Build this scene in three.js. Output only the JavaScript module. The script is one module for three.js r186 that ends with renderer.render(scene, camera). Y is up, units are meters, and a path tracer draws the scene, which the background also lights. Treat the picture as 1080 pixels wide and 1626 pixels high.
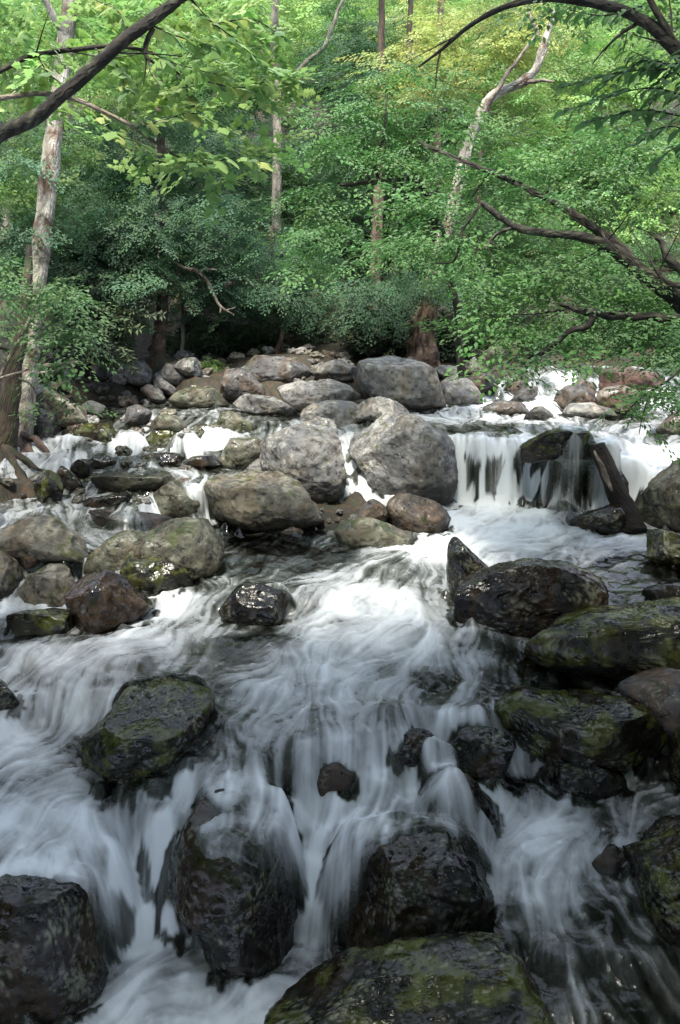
import * as THREE from 'three';
import { mergeGeometries, mergeVertices } from 'three/addons/utils/BufferGeometryUtils.js';
import { createNoise3D } from 'simplex-noise';

// ------------------------------------------------------------------ camera, sky, sun, exposure
const scene = new THREE.Scene();
const EYE = new THREE.Vector3(0, 3.2, 0), FOCAL = 1300, PITCH = Math.atan(393 / 1300);
const camera = new THREE.PerspectiveCamera(2 * Math.atan(813 / FOCAL) * 180 / Math.PI, 1080 / 1626, 0.1, 400);
camera.position.copy(EYE);
camera.rotation.set(-PITCH, 0, 0);
camera.updateMatrixWorld(true);

const renderer = new THREE.WebGLRenderer({ antialias: true });
renderer.setSize(680, 1024);
renderer.toneMapping = THREE.LinearToneMapping;
renderer.toneMappingExposure = 2.65;
renderer.shadowMap.enabled = true;
renderer.shadowMap.type = THREE.PCFSoftShadowMap;

{ // a bright, thinly clouded sky: paler toward the horizon, soft cloud everywhere
  const w = 256, h = 128, d = new Float32Array(w * h * 4), n = createNoise3D(lcg(11));
  for (let j = 0; j < h; j++) for (let i = 0; i < w; i++) {
    const el = ((j + 0.5) / h - 0.5) * Math.PI, az = (i + 0.5) / w * 2 * Math.PI;
    const x = Math.cos(el) * Math.cos(az), y = Math.sin(el), z = Math.cos(el) * Math.sin(az);
    const c = 0.5 + 0.3 * n(x * 2.2, y * 3, z * 2.2) + 0.15 * n(x * 5, y * 7, z * 5);
    const t = Math.max(0, Math.min(1, c));
    const k = (j * w + i) * 4;
    d[k] = 0.48 + 0.38 * t; d[k + 1] = 0.61 + 0.3 * t; d[k + 2] = 0.9 + 0.14 * t; d[k + 3] = 1;
  }
  const sky = new THREE.DataTexture(d, w, h, THREE.RGBAFormat, THREE.FloatType);
  sky.mapping = THREE.EquirectangularReflectionMapping;
  sky.magFilter = sky.minFilter = THREE.LinearFilter;
  sky.needsUpdate = true;
  scene.background = sky; scene.environment = sky;
}
const SUN_FROM = new THREE.Vector3(-0.12, 0.9, 0.36).normalize();
const sun = new THREE.DirectionalLight(new THREE.Color(1.0, 0.95, 0.84), 3.9);
sun.target.position.set(0, 0, -10);
sun.position.copy(SUN_FROM).multiplyScalar(60).add(sun.target.position);
sun.castShadow = true; sun.shadow.radius = 26;
sun.shadow.mapSize.set(2048, 2048);
Object.assign(sun.shadow.camera, { left: -30, right: 30, top: 30, bottom: -30, near: 1, far: 140 });
scene.add(sun, sun.target);

// ------------------------------------------------------------------ helpers
function lcg(seed) { let s = (seed * 2654435761) >>> 0; return () => { s = (Math.imul(s, 1664525) + 1013904223) >>> 0; return s / 4294967296; }; }
const n3 = createNoise3D(lcg(3)), n3b = createNoise3D(lcg(77));
const clamp = (x, a = 0, b = 1) => x < a ? a : x > b ? b : x;
const mix = (a, b, t) => a + (b - a) * t;
const smooth = (a, b, x) => { const t = clamp((x - a) / (b - a)); return t * t * (3 - 2 * t); };
const fbm = (x, y, z, o = 4) => { let s = 0, a = 0.5; for (let i = 0; i < o; i++) { s += a * n3(x, y, z); x = x * 2.03 + 7.1; y = y * 2.03 + 3.7; z = z * 2.03 + 1.3; a *= 0.5; } return s; };
const SP = Math.sin(PITCH), CP = Math.cos(PITCH);
function ray(px, py) { const X = (px - 540) / FOCAL, Y = -(py - 813) / FOCAL; return [X, Y * CP - SP, -Y * SP - CP]; }
// a surveyed point: sight line and distance, or sight line and height above the plunge pool
const at = (px, py, t) => { const d = ray(px, py); return new THREE.Vector3(EYE.x + d[0] * t, EYE.y + d[1] * t, EYE.z + d[2] * t); };
const on = (px, py, L) => { const d = ray(px, py); return at(px, py, (L - EYE.y) / d[1]); };
const depthOn = (px, py, L) => (L - EYE.y) / ray(px, py)[1];
const used = new Map();
function numbered(name) { const n = used.get(name) || 0; used.set(name, n + 1); return n ? `${name}_${String(n).padStart(3, '0')}` : name; }
function shadows(o) { o.traverse(m => { if (m.isMesh) { m.castShadow = true; m.receiveShadow = true; } }); return o; }
function thing(o, name, label, category, group) { o.name = numbered(name); o.userData = { label, category }; if (group) o.userData.group = group; scene.add(o); return shadows(o); }
function structure(o, name, label) { o.name = name; o.userData = { kind: 'structure', label }; scene.add(o); return shadows(o); }
function part(mesh, name, parent) { mesh.name = name; parent.add(mesh); return shadows(mesh); }

// tileable noise textures
function periodic(seed, P) { const r = lcg(seed), g = new Float32Array(P * P); for (let i = 0; i < g.length; i++) g[i] = r(); return (u, v) => { u *= P; v *= P; const i = Math.floor(u), j = Math.floor(v); let a = u - i, b = v - j; a = a * a * (3 - 2 * a); b = b * b * (3 - 2 * b); const i0 = ((i % P) + P) % P, j0 = ((j % P) + P) % P, i1 = (i0 + 1) % P, j1 = (j0 + 1) % P; return mix(mix(g[j0 * P + i0], g[j0 * P + i1], a), mix(g[j1 * P + i0], g[j1 * P + i1], a), b); }; }
function octaves(seed, P, n) { const f = []; for (let i = 0; i < n; i++) f.push(periodic(seed + i * 13, P << i)); let t = 0; for (let i = 0; i < n; i++) t += 0.5 ** i; return (u, v) => { let s = 0; for (let i = 0; i < n; i++) s += 0.5 ** i * f[i](u, v); return s / t; }; }
function texture(size, fill, srgb, ysize = size) {
  const d = new Uint8Array(size * ysize * 4), o = [0, 0, 0, 255];
  for (let j = 0; j < ysize; j++) for (let i = 0; i < size; i++) { o[3] = 255; fill((i + 0.5) / size, (j + 0.5) / ysize, o, i, j); const k = (j * size + i) * 4; d[k] = clamp(o[0], 0, 255); d[k + 1] = clamp(o[1], 0, 255); d[k + 2] = clamp(o[2], 0, 255); d[k + 3] = o[3]; }
  const t = new THREE.DataTexture(d, size, ysize, THREE.RGBAFormat);
  t.wrapS = t.wrapT = THREE.RepeatWrapping; t.magFilter = THREE.LinearFilter; t.minFilter = THREE.LinearMipmapLinearFilter; t.generateMipmaps = true;
  if (srgb) t.colorSpace = THREE.SRGBColorSpace;
  t.needsUpdate = true; return t;
}

// ------------------------------------------------------------------ the lie of the water and the land
// surveyed water levels (sight line, height)
const WATER_MARKS = [
  [250, 655, .95], [150, 655, .95], [350, 655, .95], [450, 660, .95], [20, 660, .95], [650, 668, .93], [700, 672, .92], [800, 672, .92], [870, 672, .92], [740, 690, .9], [790, 690, .9], [822, 695, .88],
  [770, 640, 1.02], [860, 632, 1.06], [900, 612, 1.2], [830, 602, 1.28], [900, 588, 1.4], [950, 590, 1.4], [1040, 590, 1.42], [1150, 592, 1.42], [930, 658, .94], [1000, 670, .9], [1060, 690, .85], [960, 692, .85], [1030, 705, .73], [1140, 690, .88],
  [740, 805, .02], [800, 808, .02], [860, 808, .02], [930, 808, .02], [985, 806, .03], [880, 732, .66], [960, 728, .66], [1000, 725, .67], [1040, 735, .58],
  [760, 840, 0], [860, 840, 0], [950, 850, 0], [1040, 850, 0], [1150, 860, 0], [1000, 920, -.02], [1100, 930, -.02], [900, 880, -.01], [700, 860, -.01], [600, 870, -.02], [500, 870, -.02], [400, 870, 0], [360, 848, .02], [440, 850, .01], [560, 900, -.04],
  [620, 930, -.08], [480, 940, -.08], [400, 920, -.03], [340, 920, -.03], [300, 930, -.06], [580, 985, -.18], [480, 1000, -.2], [680, 995, -.15], [250, 990, -.18], [380, 1010, -.2], [150, 1020, -.2], [40, 1020, -.2], [60, 962, -.15], [-80, 970, -.13], [760, 1030, -.2], [880, 1090, -.3], [960, 1090, -.3],
  [650, 1060, -.24], [540, 1070, -.25], [430, 1080, -.26], [300, 1060, -.25], [200, 1055, -.24], [100, 1075, -.27], [30, 1095, -.32], [-80, 1090, -.3], [740, 1110, -.3], [620, 1130, -.3], [500, 1150, -.32], [400, 1150, -.33], [560, 1175, -.35], [480, 1185, -.36], [420, 1190, -.38], [640, 1180, -.4],
  [40, 1190, -.5], [120, 1205, -.5], [220, 1240, -.53], [60, 1280, -.55], [-80, 1280, -.55], [160, 1300, -.6], [290, 1200, -.42], [345, 1205, -.44], [100, 1340, -.62], [20, 1345, -.62], [180, 1340, -.7],
  [460, 1262, -.68], [540, 1258, -.68], [600, 1240, -.62], [680, 1210, -.58], [660, 1270, -.72], [560, 1290, -.78], [500, 1300, -.84], [700, 1290, -.78], [770, 1320, -.9],
  [260, 1285, -.6], [250, 1350, -.8], [210, 1390, -1.0], [235, 1440, -1.25], [220, 1510, -1.4], [300, 1520, -1.4], [400, 1520, -1.4], [300, 1600, -1.4], [150, 1590, -1.4], [60, 1640, -1.42], [480, 1520, -1.38], [500, 1440, -1.2], [490, 1370, -1.0], [600, 1545, -1.35], [560, 1560, -1.38], [300, 1700, -1.42], [-60, 1690, -1.42],
  [760, 1235, -.66], [830, 1250, -.8], [900, 1260, -.82], [1030, 1270, -.8], [1150, 1280, -.8], [830, 1320, -.88], [920, 1330, -.88], [1000, 1330, -.88], [850, 1420, -.95], [950, 1420, -.95], [800, 1480, -1.05], [900, 1500, -1.08], [1000, 1500, -1.05], [850, 1570, -1.2], [950, 1590, -1.2], [1060, 1600, -1.2], [740, 1500, -1.1], [900, 1700, -1.35], [1100, 1700, -1.3],
  [95, 690, .9], [215, 685, .92], [300, 685, .92], [335, 680, .92], [90, 722, .62], [200, 722, .62], [250, 716, .62], [330, 716, .62], [150, 760, .48], [230, 770, .45], [300, 745, .55], [340, 750, .52], [120, 790, .38], [200, 785, .4], [305, 768, .5], [60, 805, .35], [150, 850, .2], [330, 830, .06], [300, 828, .09], [85, 885, .2], [112, 885, .18], [70, 947, -.14], [112, 947, -.14], [225, 890, .1],
].map(([px, py, L]) => { const p = on(px, py, L); return [p.x, p.z, L]; });
const LAND_MARKS = [
  [15, 765, .52], [-40, 700, .9], [-150, 820, .8], [-200, 900, .5], [60, 620, 1.25], [120, 600, 1.3], [200, 600, 1.3], [100, 632, .92], [180, 634, .9], [245, 640, .92], [300, 592, 1.38], [420, 600, 1.3], [540, 600, 1.35], [640, 590, 1.4], [720, 585, 1.4], [780, 570, 1.6],
  [560, 640, 1.0], [480, 700, .7], [560, 760, .3], [520, 800, .18], [570, 830, .06], [60, 570, 1.55], [250, 568, 1.6], [450, 565, 1.6], [650, 562, 1.55], [850, 556, 1.6], [1000, 556, 1.62], [1150, 560, 1.6], [-150, 600, 1.5],
  [1250, 850, .5], [1280, 1000, .4], [1280, 1150, .3], [1250, 1400, 0], [1250, 700, 1.2], [1200, 640, 1.2], [1300, 600, 1.5],
].map(([px, py, L]) => { const p = on(px, py, L); return [p.x, p.z, L]; });
function shepard(list, x, z, value, power = 2.6) { let s = 0, w = 0; for (const m of list) { const dx = m[0] - x, dz = m[1] - z, k = (dx * dx + dz * dz + 0.004) ** -power; s += k * m[value]; w += k; } return s / w; }
// levels on a square map: x -8..8, z -20..-2.5
const MX0 = -8, MX1 = 8, MZ0 = -20, MZ1 = -2.5, MN = 640;
const wander = (x, z) => [x + .05 * n3(x * 2.5, 40, z * 2.5), z + .1 * n3(x * 2.6, 41, z * 1.2) + .04 * n3b(x * 7, 42, z * 3)]; // ledges are not straight
const level = new Float32Array(MN * MN);
for (let j = 0; j < MN; j++) for (let i = 0; i < MN; i++) { const x = MX0 + (MX1 - MX0) * i / (MN - 1), z = MZ0 + (MZ1 - MZ0) * j / (MN - 1); level[j * MN + i] = shepard(WATER_MARKS, ...wander(x, z), 2); }
function blurMap(a, r) { const b = new Float32Array(a.length); for (const [s, t] of [[1, MN], [MN, 1]]) { b.set(a); for (let l = 0; l < MN; l++) for (let i = 0; i < MN; i++) { let v = 0, c = 0; for (let k = -r; k <= r; k++) { const q = i + k; if (q >= 0 && q < MN) { const g = 1 - Math.abs(k) / (r + 1); v += g * b[l * t + q * s]; c += g; } } a[l * t + i * s] = v / c; } } return a; }
function sample(a, x, z, n = MN) { const u = clamp((x - MX0) / (MX1 - MX0)) * (n - 1.001), v = clamp((z - MZ0) / (MZ1 - MZ0)) * (n - 1.001), i = u | 0, j = v | 0, fu = u - i, fv = v - j, k = j * n + i; return (a[k] * (1 - fu) + a[k + 1] * fu) * (1 - fv) + (a[k + n] * (1 - fu) + a[k + n + 1] * fu) * fv; }
blurMap(level, 2);
// standing waves and boulders under the surface: [sight line, height, radius, rise]
for (const [px, py, L, r, h] of [[205, 1045, -.24, .42, .13], [120, 1070, -.27, .3, .07], [640, 905, -.06, .4, .12], [490, 948, -.1, .34, .11], [760, 1010, -.18, .3, .08], [560, 1130, -.3, .4, .05], [300, 1160, -.36, .3, .07], [620, 1150, -.33, .25, .09], [20, 1060, -.3, .25, .1], [560, 965, -.15, .22, .07], [660, 960, -.12, .22, .06], [640, 1010, -.2, .3, .06], [470, 1040, -.22, .3, .05], [860, 830, 0, .3, .06], [900, 845, 0, .25, .05], [700, 880, -.01, .3, .06], [590, 1290, -.76, .3, .08], [860, 1330, -.88, .3, .05], [250, 1560, -1.4, .3, .08], [380, 1560, -1.4, .3, .1], [960, 1570, -1.18, .3, .06], [100, 1300, -.57, .3, .06]]) {
  const p = on(px, py, L);
  for (let j = 0; j < MN; j++) { const z = MZ0 + (MZ1 - MZ0) * j / (MN - 1); if (Math.abs(z - p.z) > 2.5 * r) continue; for (let i = 0; i < MN; i++) { const x = MX0 + (MX1 - MX0) * i / (MN - 1), q = ((x - p.x) ** 2 + (z - p.z) ** 2) / (r * r); if (q < 6) level[j * MN + i] += h * Math.exp(-q); } }
}
const waterAt = (x, z) => sample(level, x, z);
const MARKS = [...WATER_MARKS.map(m => [m[0], m[1], m[2] - 0.3]), ...LAND_MARKS];
const hillAt = (x, z) => { const d = -z - 15; const side = Math.max(0, Math.abs(x + 1.5) - 9); return 1.55 + 0.16 * Math.max(0, d) + 0.0045 * Math.max(0, d) ** 2 * (d < 40 ? 1 : 40 / d * 1.6 - 0.6 * (40 / d) ** 2) + 0.22 * side + 0.5 * fbm(x * .12, 3, z * .12, 3); };
function landAt(x, z) {
  const k = Math.max(smooth(-15.5, -18.5, z), smooth(6.2, 9, Math.abs(x)));
  const [wx, wz] = wander(x, z - .12);
  let h = k < 1 ? Math.min(shepard(MARKS, wx, wz, 2), shepard(MARKS, ...wander(x, z), 2)) : 0;
  if (k > 0) h = mix(h, Math.max(hillAt(x, z), z > -15 ? 0.2 : -9), k);
  h += 0.3 * smooth(3.6, 5.2, Math.abs(x)) * fbm(x * 1.1, 9, z * 1.1, 4);
  return h + 0.05 * fbm(x * 2.1, 0, z * 2.1, 3) + 0.03 * n3(x * 7, 1, z * 7);
}
function sheet(z0, z1, step, halfWidth, height) { // rows closer together near the stream's lower end
  const zs = []; for (let z = z0; z > z1; z += z * step < -0.02 ? z * step : -0.02) zs.push(z); zs.push(z1);
  const cols = Math.ceil(2 * halfWidth(-10) / (10 * step)), pos = new Float32Array(zs.length * (cols + 1) * 3), idx = [];
  zs.forEach((z, j) => { for (let i = 0; i <= cols; i++) { const x = (i / cols * 2 - 1) * halfWidth(z), k = (j * (cols + 1) + i) * 3; pos[k] = x; pos[k + 1] = height(x, z); pos[k + 2] = z; } });
  for (let j = 0; j + 1 < zs.length; j++) for (let i = 0; i < cols; i++) { const a = j * (cols + 1) + i, b = a + cols + 1; idx.push(a, a + 1, b, a + 1, b + 1, b); }
  const g = new THREE.BufferGeometry(); g.setAttribute('position', new THREE.BufferAttribute(pos, 3)); g.setIndex(idx); return g;
}

// ------------------------------------------------------------------ stone and earth materials
const rockGrain = (() => {
  const a = octaves(5, 6, 6), b = octaves(31, 24, 4), c = octaves(59, 40, 3), d = octaves(83, 12, 4);
  return {
    map: texture(1024, (u, v, o) => {
      let k = 0.86 + 0.42 * (a(u, v) - 0.5) + 0.42 * (b(u, v) - 0.5);
      const fleck = smooth(0.66, 0.74, c(u, v)) * smooth(0.42, 0.6, d(u, v)), pit = smooth(0.36, 0.29, b(u, v));
      k = k * (1 - 0.18 * pit) + 0.16 * fleck;
      const warm = 14 * (d(u + .3, v) - 0.5);
      o[0] = 255 * k + warm; o[1] = 255 * k; o[2] = 255 * k - warm;
    }, true),
    bump: texture(1024, (u, v, o) => { o[0] = o[1] = o[2] = 255 * clamp(0.55 * a(u, v) + 0.3 * b(u, v) + 0.3 * c(u, v) - 0.1 * smooth(0.4, 0.26, b(u, v))); }),
    rough: texture(512, (u, v, o) => { const k = clamp(0.55 + 0.9 * (a(u, v) - 0.5) + 0.6 * (b(u, v) - 0.5)); o[0] = o[1] = o[2] = 255 * k; }),
  };
})();
function rockMaterial(roughness, bumpScale, coat = 0) { // wet stone: smoother
  return new THREE.MeshPhysicalMaterial({ vertexColors: true, map: rockGrain.map, bumpMap: rockGrain.bump, bumpScale, roughnessMap: rockGrain.rough, roughness, clearcoat: coat, clearcoatRoughness: 0.22, specularIntensity: roughness < 0.5 ? 0.65 : 0.8 });
}
const DRY = rockMaterial(1.6, 0.02), DAMP = rockMaterial(1.1, 0.02, 0.06), WET = rockMaterial(0.44, 0.012, 0);
// base stone, second stone, patches of stain / lichen / moss: [share 0..1, colour]
const STYLES = {
  gray: { m: DRY, a: [.25, .24, .225], b: [.15, .147, .145], stain: [.2, .18, .16, .135], lichen: [.5, .42, .42, .37], moss: [.12, .07, .085, .03] },
  pale: { m: DRY, a: [.36, .335, .3], b: [.25, .24, .23], stain: [.18, .28, .24, .195], lichen: [.45, .5, .49, .44], moss: [.06, .09, .1, .05] },
  dark: { m: DRY, a: [.13, .125, .12], b: [.08, .075, .075], stain: [.35, .12, .085, .06], lichen: [.45, .28, .28, .25], moss: [.12, .05, .06, .025] },
  tan: { m: DRY, a: [.25, .23, .18], b: [.15, .137, .11], stain: [.28, .16, .13, .09], lichen: [.3, .35, .34, .27], moss: [.25, .075, .085, .03] },
  olive: { m: DAMP, a: [.17, .165, .12], b: [.095, .093, .065], stain: [.3, .09, .073, .05], lichen: [.25, .28, .28, .22], moss: [.4, .05, .065, .022] },
  brown: { m: DAMP, a: [.15, .122, .095], b: [.08, .063, .05], stain: [.4, .12, .078, .05], lichen: [.3, .3, .28, .22], moss: [.15, .05, .06, .02] },
  red: { m: DRY, a: [.2, .12, .095], b: [.12, .07, .06], stain: [.3, .1, .06, .045], lichen: [.3, .26, .24, .2], moss: [.1, .05, .06, .025] },
  wet: { m: WET, a: [.032, .029, .027], b: [.014, .013, .013], stain: [.35, .036, .023, .013], lichen: [.58, .19, .2, .14], moss: [.3, .022, .026, .008] },
  wetmoss: { m: WET, a: [.032, .032, .023], b: [.014, .014, .011], stain: [.2, .03, .02, .012], lichen: [.56, .19, .2, .12], moss: [.6, .075, .082, .02] },
  shine: { m: WET, a: [.065, .055, .05], b: [.03, .026, .024], stain: [.4, .06, .038, .022], lichen: [.1, .2, .2, .17], moss: [.1, .03, .036, .012] },
};
const balls = new Map();
function ball(detail) { // directions shared by all stones of that fineness
  if (!balls.has(detail)) { const g = new THREE.IcosahedronGeometry(1, detail); g.deleteAttribute('normal'); g.deleteAttribute('uv'); const m = mergeVertices(g, 1e-5); balls.set(detail, { dir: m.attributes.position.array, index: Array.from(m.index.array) }); }
  return balls.get(detail);
}
const topMap = new Float32Array(MN * MN).fill(-9); // height of stone seen from above, for the films of water that run over it
function coat(geo, style, seed, wetLine, origin) {
  const p = geo.attributes.position, n = geo.attributes.normal, c = new Float32Array(p.count * 3), s = STYLES[style], q = seed * 3.17;
  for (let i = 0; i < p.count; i++) {
    const x = p.getX(i) + origin.x, y = p.getY(i) + origin.y, z = p.getZ(i) + origin.z, ny = n.getY(i);
    const k = smooth(-0.35, 0.35, fbm(x * 1.6 + q, y * 1.6, z * 1.6, 4)), g = 1 + 0.34 * n3(x * 6, y * 6 + q, z * 6) + 0.15 * n3b(x * 17, y * 17, z * 17);
    let r = mix(s.b[0], s.a[0], k) * g, gr = mix(s.b[1], s.a[1], k) * g, b = mix(s.b[2], s.a[2], k) * g;
    const put = (t, col) => { r = mix(r, col[1] * g, t); gr = mix(gr, col[2] * g, t); b = mix(b, col[3] * g, t); };
    put(smooth(0.32 - s.stain[0], 0.5 - s.stain[0], fbm(x * 2.3 - q, y * 1.4 + 9, z * 2.3, 4)) * 0.8, s.stain);
    put(smooth(0.62 - 0.8 * s.moss[0], 0.72 - 0.8 * s.moss[0], fbm(x * 3.1, y * 3.1 - q, z * 3.1 + 4, 5) + 0.22 * ny) * 0.85, s.moss);
    const zone = fbm(x * 1.9 + 31, y * 1.9 + q, z * 1.9, 2), spot = n3b(x * 19 + q, y * 19, z * 19) * 0.5 + n3(x * 43, y * 43, z * 43 + q) * 0.5;
    put(smooth(0.9 - 0.8 * s.lichen[0], 1.0 - 0.8 * s.lichen[0], spot + 0.95 * zone) * 0.7, s.lichen);
    const wet = wetLine === null ? 0 : smooth(0.03, -0.03, y - wetLine - 0.14 * fbm(x * 2.5, 5 + q, z * 2.5, 3)); // soaked by spray below an uneven tide line
    const f = 1 - 0.58 * wet;
    c[i * 3] = Math.max(0.004, r * f); c[i * 3 + 1] = Math.max(0.004, gr * f); c[i * 3 + 2] = Math.max(0.004, b * f);
  }
  geo.setAttribute('color', new THREE.BufferAttribute(c, 3));
}
function boxUV(geo, scale, seed) { // each face takes the grain along its flattest direction
  const g = geo.toNonIndexed(), p = g.attributes.position.array, uv = new Float32Array(p.length / 3 * 2), o = seed * 0.37;
  for (let i = 0; i < p.length; i += 9) {
    const ax = p[i + 3] - p[i], ay = p[i + 4] - p[i + 1], az = p[i + 5] - p[i + 2], bx = p[i + 6] - p[i], by = p[i + 7] - p[i + 1], bz = p[i + 8] - p[i + 2];
    const nx = Math.abs(ay * bz - az * by), ny = Math.abs(az * bx - ax * bz), nz = Math.abs(ax * by - ay * bx);
    for (let k = 0; k < 3; k++) { const x = p[i + k * 3], y = p[i + k * 3 + 1], z = p[i + k * 3 + 2], u = ny > nx && ny > nz ? [x, z] : nx > nz ? [z, y] : [x, y]; uv[(i / 3 + k) * 2] = u[0] * scale + o; uv[(i / 3 + k) * 2 + 1] = u[1] * scale + o * 1.7; }
  }
  g.setAttribute('uv', new THREE.BufferAttribute(uv, 2)); return g;
}
// A boulder: its surveyed outline, the foot of its near side [py, level], a stone style, and how it is made: deep = depth over width, flat = level top, block = squarer, cuts = broken faces
let rockSeed = 1;
function boulder(label, outline, foot, style, o = {}) {
  const seed = rockSeed++, rnd = lcg(seed * 7 + 5), { deep = 0.8, flat = 0, block = 0.75, cuts = 7, wet = 0.05, rough = 1, name = 'boulder', group, tilt = 0 } = o;
  let x0 = 1e9, x1 = -1e9, y0 = 1e9, y1 = -1e9; for (const [x, y] of outline) { x0 = Math.min(x0, x); x1 = Math.max(x1, x); y0 = Math.min(y0, y); y1 = Math.max(y1, y); }
  const cx = (x0 + x1) / 2, cy = (y0 + y1) / 2, near = depthOn(cx, foot[0], foot[1]);
  const size0 = Math.sqrt((x1 - x0) * (y1 - y0)) / FOCAL * near, D = deep * size0 / 2, t = near + 0.55 * D, m = t / FOCAL;
  // outline as a smooth closed curve in polar form
  const curve = new THREE.CatmullRomCurve3(outline.map(([x, y]) => new THREE.Vector3((x - cx) * m, -(y - cy) * m, 0)), true, 'catmullrom', 0.5).getPoints(160);
  const NB = 180, R = new Float32Array(NB).fill(0);
  for (let i = 0; i < NB; i++) { const th = i / NB * 2 * Math.PI - Math.PI, c = Math.cos(th), s = Math.sin(th); let best = 0; for (let k = 0; k < 160; k++) { const p = curve[k], q = curve[k + 1], d1 = p.x * s - p.y * c, d2 = q.x * s - q.y * c; if (d1 * d2 <= 0 && d1 !== d2) { const f = d1 / (d1 - d2), r = (p.x + (q.x - p.x) * f) * c + (p.y + (q.y - p.y) * f) * s; if (r > best) best = r; } } R[i] = best; }
  const radius = th => { const u = ((th + Math.PI) / (2 * Math.PI) * NB + NB) % NB, i = u | 0, f = u - i; return R[i] * (1 - f) + R[(i + 1) % NB] * f; };
  const origin = at(cx, cy, t), detail = o.detail || clamp(Math.round(Math.sqrt((x1 - x0) * (y1 - y0)) / 4.6), 7, 40), b = ball(detail), n = b.dir.length / 3, pos = new Float32Array(n * 3);
  const planes = []; for (let i = 0; i < cuts; i++) { const a = rnd() * 6.283, e = rnd() * 1.5 - 0.35, nrm = [Math.cos(e) * Math.cos(a), Math.sin(e), Math.cos(e) * Math.sin(a)]; planes.push([...nrm, 0.64 + 0.28 * rnd()]); }
  if (flat) planes.push([tilt, Math.sqrt(1 - tilt * tilt - 0.01), 0.1, 1 - flat]);
  for (let i = 0; i < n; i++) {
    const dx = b.dir[i * 3], dy = b.dir[i * 3 + 1], dz = b.dir[i * 3 + 2], s = Math.hypot(dx, dy), r = s > 1e-6 ? radius(Math.atan2(dy, dx)) * s ** block : 0;
    let u = s > 1e-6 ? dx / s * r : 0, v = s > 1e-6 ? dy / s * r : 0, w = Math.sign(dz) * Math.abs(dz) ** (0.9 * block + 0.1) * D;
    // from the sight plane into the world (w toward the viewer)
    let X = u, Y = v * CP + w * SP, Z = -v * SP + w * CP;
    pos[i * 3] = X; pos[i * 3 + 1] = Y; pos[i * 3 + 2] = Z;
  }
  const size = size0 / 2, span = () => { const r = [1e9, -1e9, 1e9, -1e9]; for (let i = 0; i < n; i++) { const x = pos[i * 3], v = pos[i * 3 + 1] * CP - pos[i * 3 + 2] * SP; r[0] = Math.min(r[0], x); r[1] = Math.max(r[1], x); r[2] = Math.min(r[2], v); r[3] = Math.max(r[3], v); } return r; }, before = span();
  for (const pl of planes) { let sup = 0; for (let i = 0; i < n; i++) sup = Math.max(sup, pos[i * 3] * pl[0] + pos[i * 3 + 1] * pl[1] + pos[i * 3 + 2] * pl[2]); const lim = sup * pl[3]; for (let i = 0; i < n; i++) { const d = pos[i * 3] * pl[0] + pos[i * 3 + 1] * pl[1] + pos[i * 3 + 2] * pl[2] - lim; if (d > 0) { const k = d * 0.94; pos[i * 3] -= pl[0] * k; pos[i * 3 + 1] -= pl[1] * k; pos[i * 3 + 2] -= pl[2] * k; } } }
  { // broken faces must not shrink the stone
    const after = span(), kx = (before[1] - before[0]) / (after[1] - after[0]), kv = (before[3] - before[2]) / (after[3] - after[2]), ox = before[0] - after[0] * kx, ov = before[2] - after[2] * kv;
    for (let i = 0; i < n; i++) { const v = pos[i * 3 + 1] * CP - pos[i * 3 + 2] * SP, w = pos[i * 3 + 1] * SP + pos[i * 3 + 2] * CP, v2 = v * kv + ov, w2 = w * Math.sqrt(kx * kv); pos[i * 3] = pos[i * 3] * kx + ox; pos[i * 3 + 1] = v2 * CP + w2 * SP; pos[i * 3 + 2] = -v2 * SP + w2 * CP; }
  }
  const q = seed * 5.3, fr = 1 / Math.max(size, 0.05);
  for (let i = 0; i < n; i++) {
    const x = pos[i * 3], y = pos[i * 3 + 1], z = pos[i * 3 + 2], l = Math.hypot(x, y, z) || 1;
    const d = size * rough * (0.075 * n3(x * fr * 0.8 + q, y * fr * 0.8, z * fr * 0.8) + 0.022 * n3(x * fr * 2.2, y * fr * 2.2 + q, z * fr * 2.2) - 0.03 * Math.abs(n3b(x * fr * 1.3, y * fr * 2.6, z * fr * 1.3 + q))) + rough * Math.min(size * .2, 0.1) * (0.07 * n3(x * 9, y * 9, z * 9 + q) + 0.06 * n3b(x * 21 + q, y * 21, z * 21) + 0.04 * n3(x * 43, y * 43 + q, z * 43));
    pos[i * 3] += x / l * d; pos[i * 3 + 1] += y / l * d; pos[i * 3 + 2] += z / l * d;
  }
  const g = new THREE.BufferGeometry(); g.setAttribute('position', new THREE.BufferAttribute(pos, 3)); g.setIndex(b.index); g.computeVertexNormals();
  coat(g, style, seed, wet === null ? null : foot[1] + wet, origin);
  for (let i = 0; i < b.index.length; i += 3) { // record its top for the water films
    const a = b.index[i] * 3, e = b.index[i + 1] * 3, h = b.index[i + 2] * 3, X = [pos[a], pos[e], pos[h]].map(v => (v + origin.x - MX0) / (MX1 - MX0) * (MN - 1)), Z = [pos[a + 2], pos[e + 2], pos[h + 2]].map(v => (v + origin.z - MZ0) / (MZ1 - MZ0) * (MN - 1)), Y = Math.max(pos[a + 1], pos[e + 1], pos[h + 1]) + origin.y;
    for (let jz = Math.ceil(Math.min(...Z)); jz <= Math.max(...Z); jz++) for (let jx = Math.ceil(Math.min(...X)); jx <= Math.max(...X); jx++) if (jx >= 0 && jz >= 0 && jx < MN && jz < MN && topMap[jz * MN + jx] < Y) topMap[jz * MN + jx] = Y;
  }
  const mesh = new THREE.Mesh(boxUV(g, 0.8, seed), STYLES[style].m);
  mesh.position.copy(origin);
  return thing(mesh, name, label, 'rock', group);
}

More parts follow.
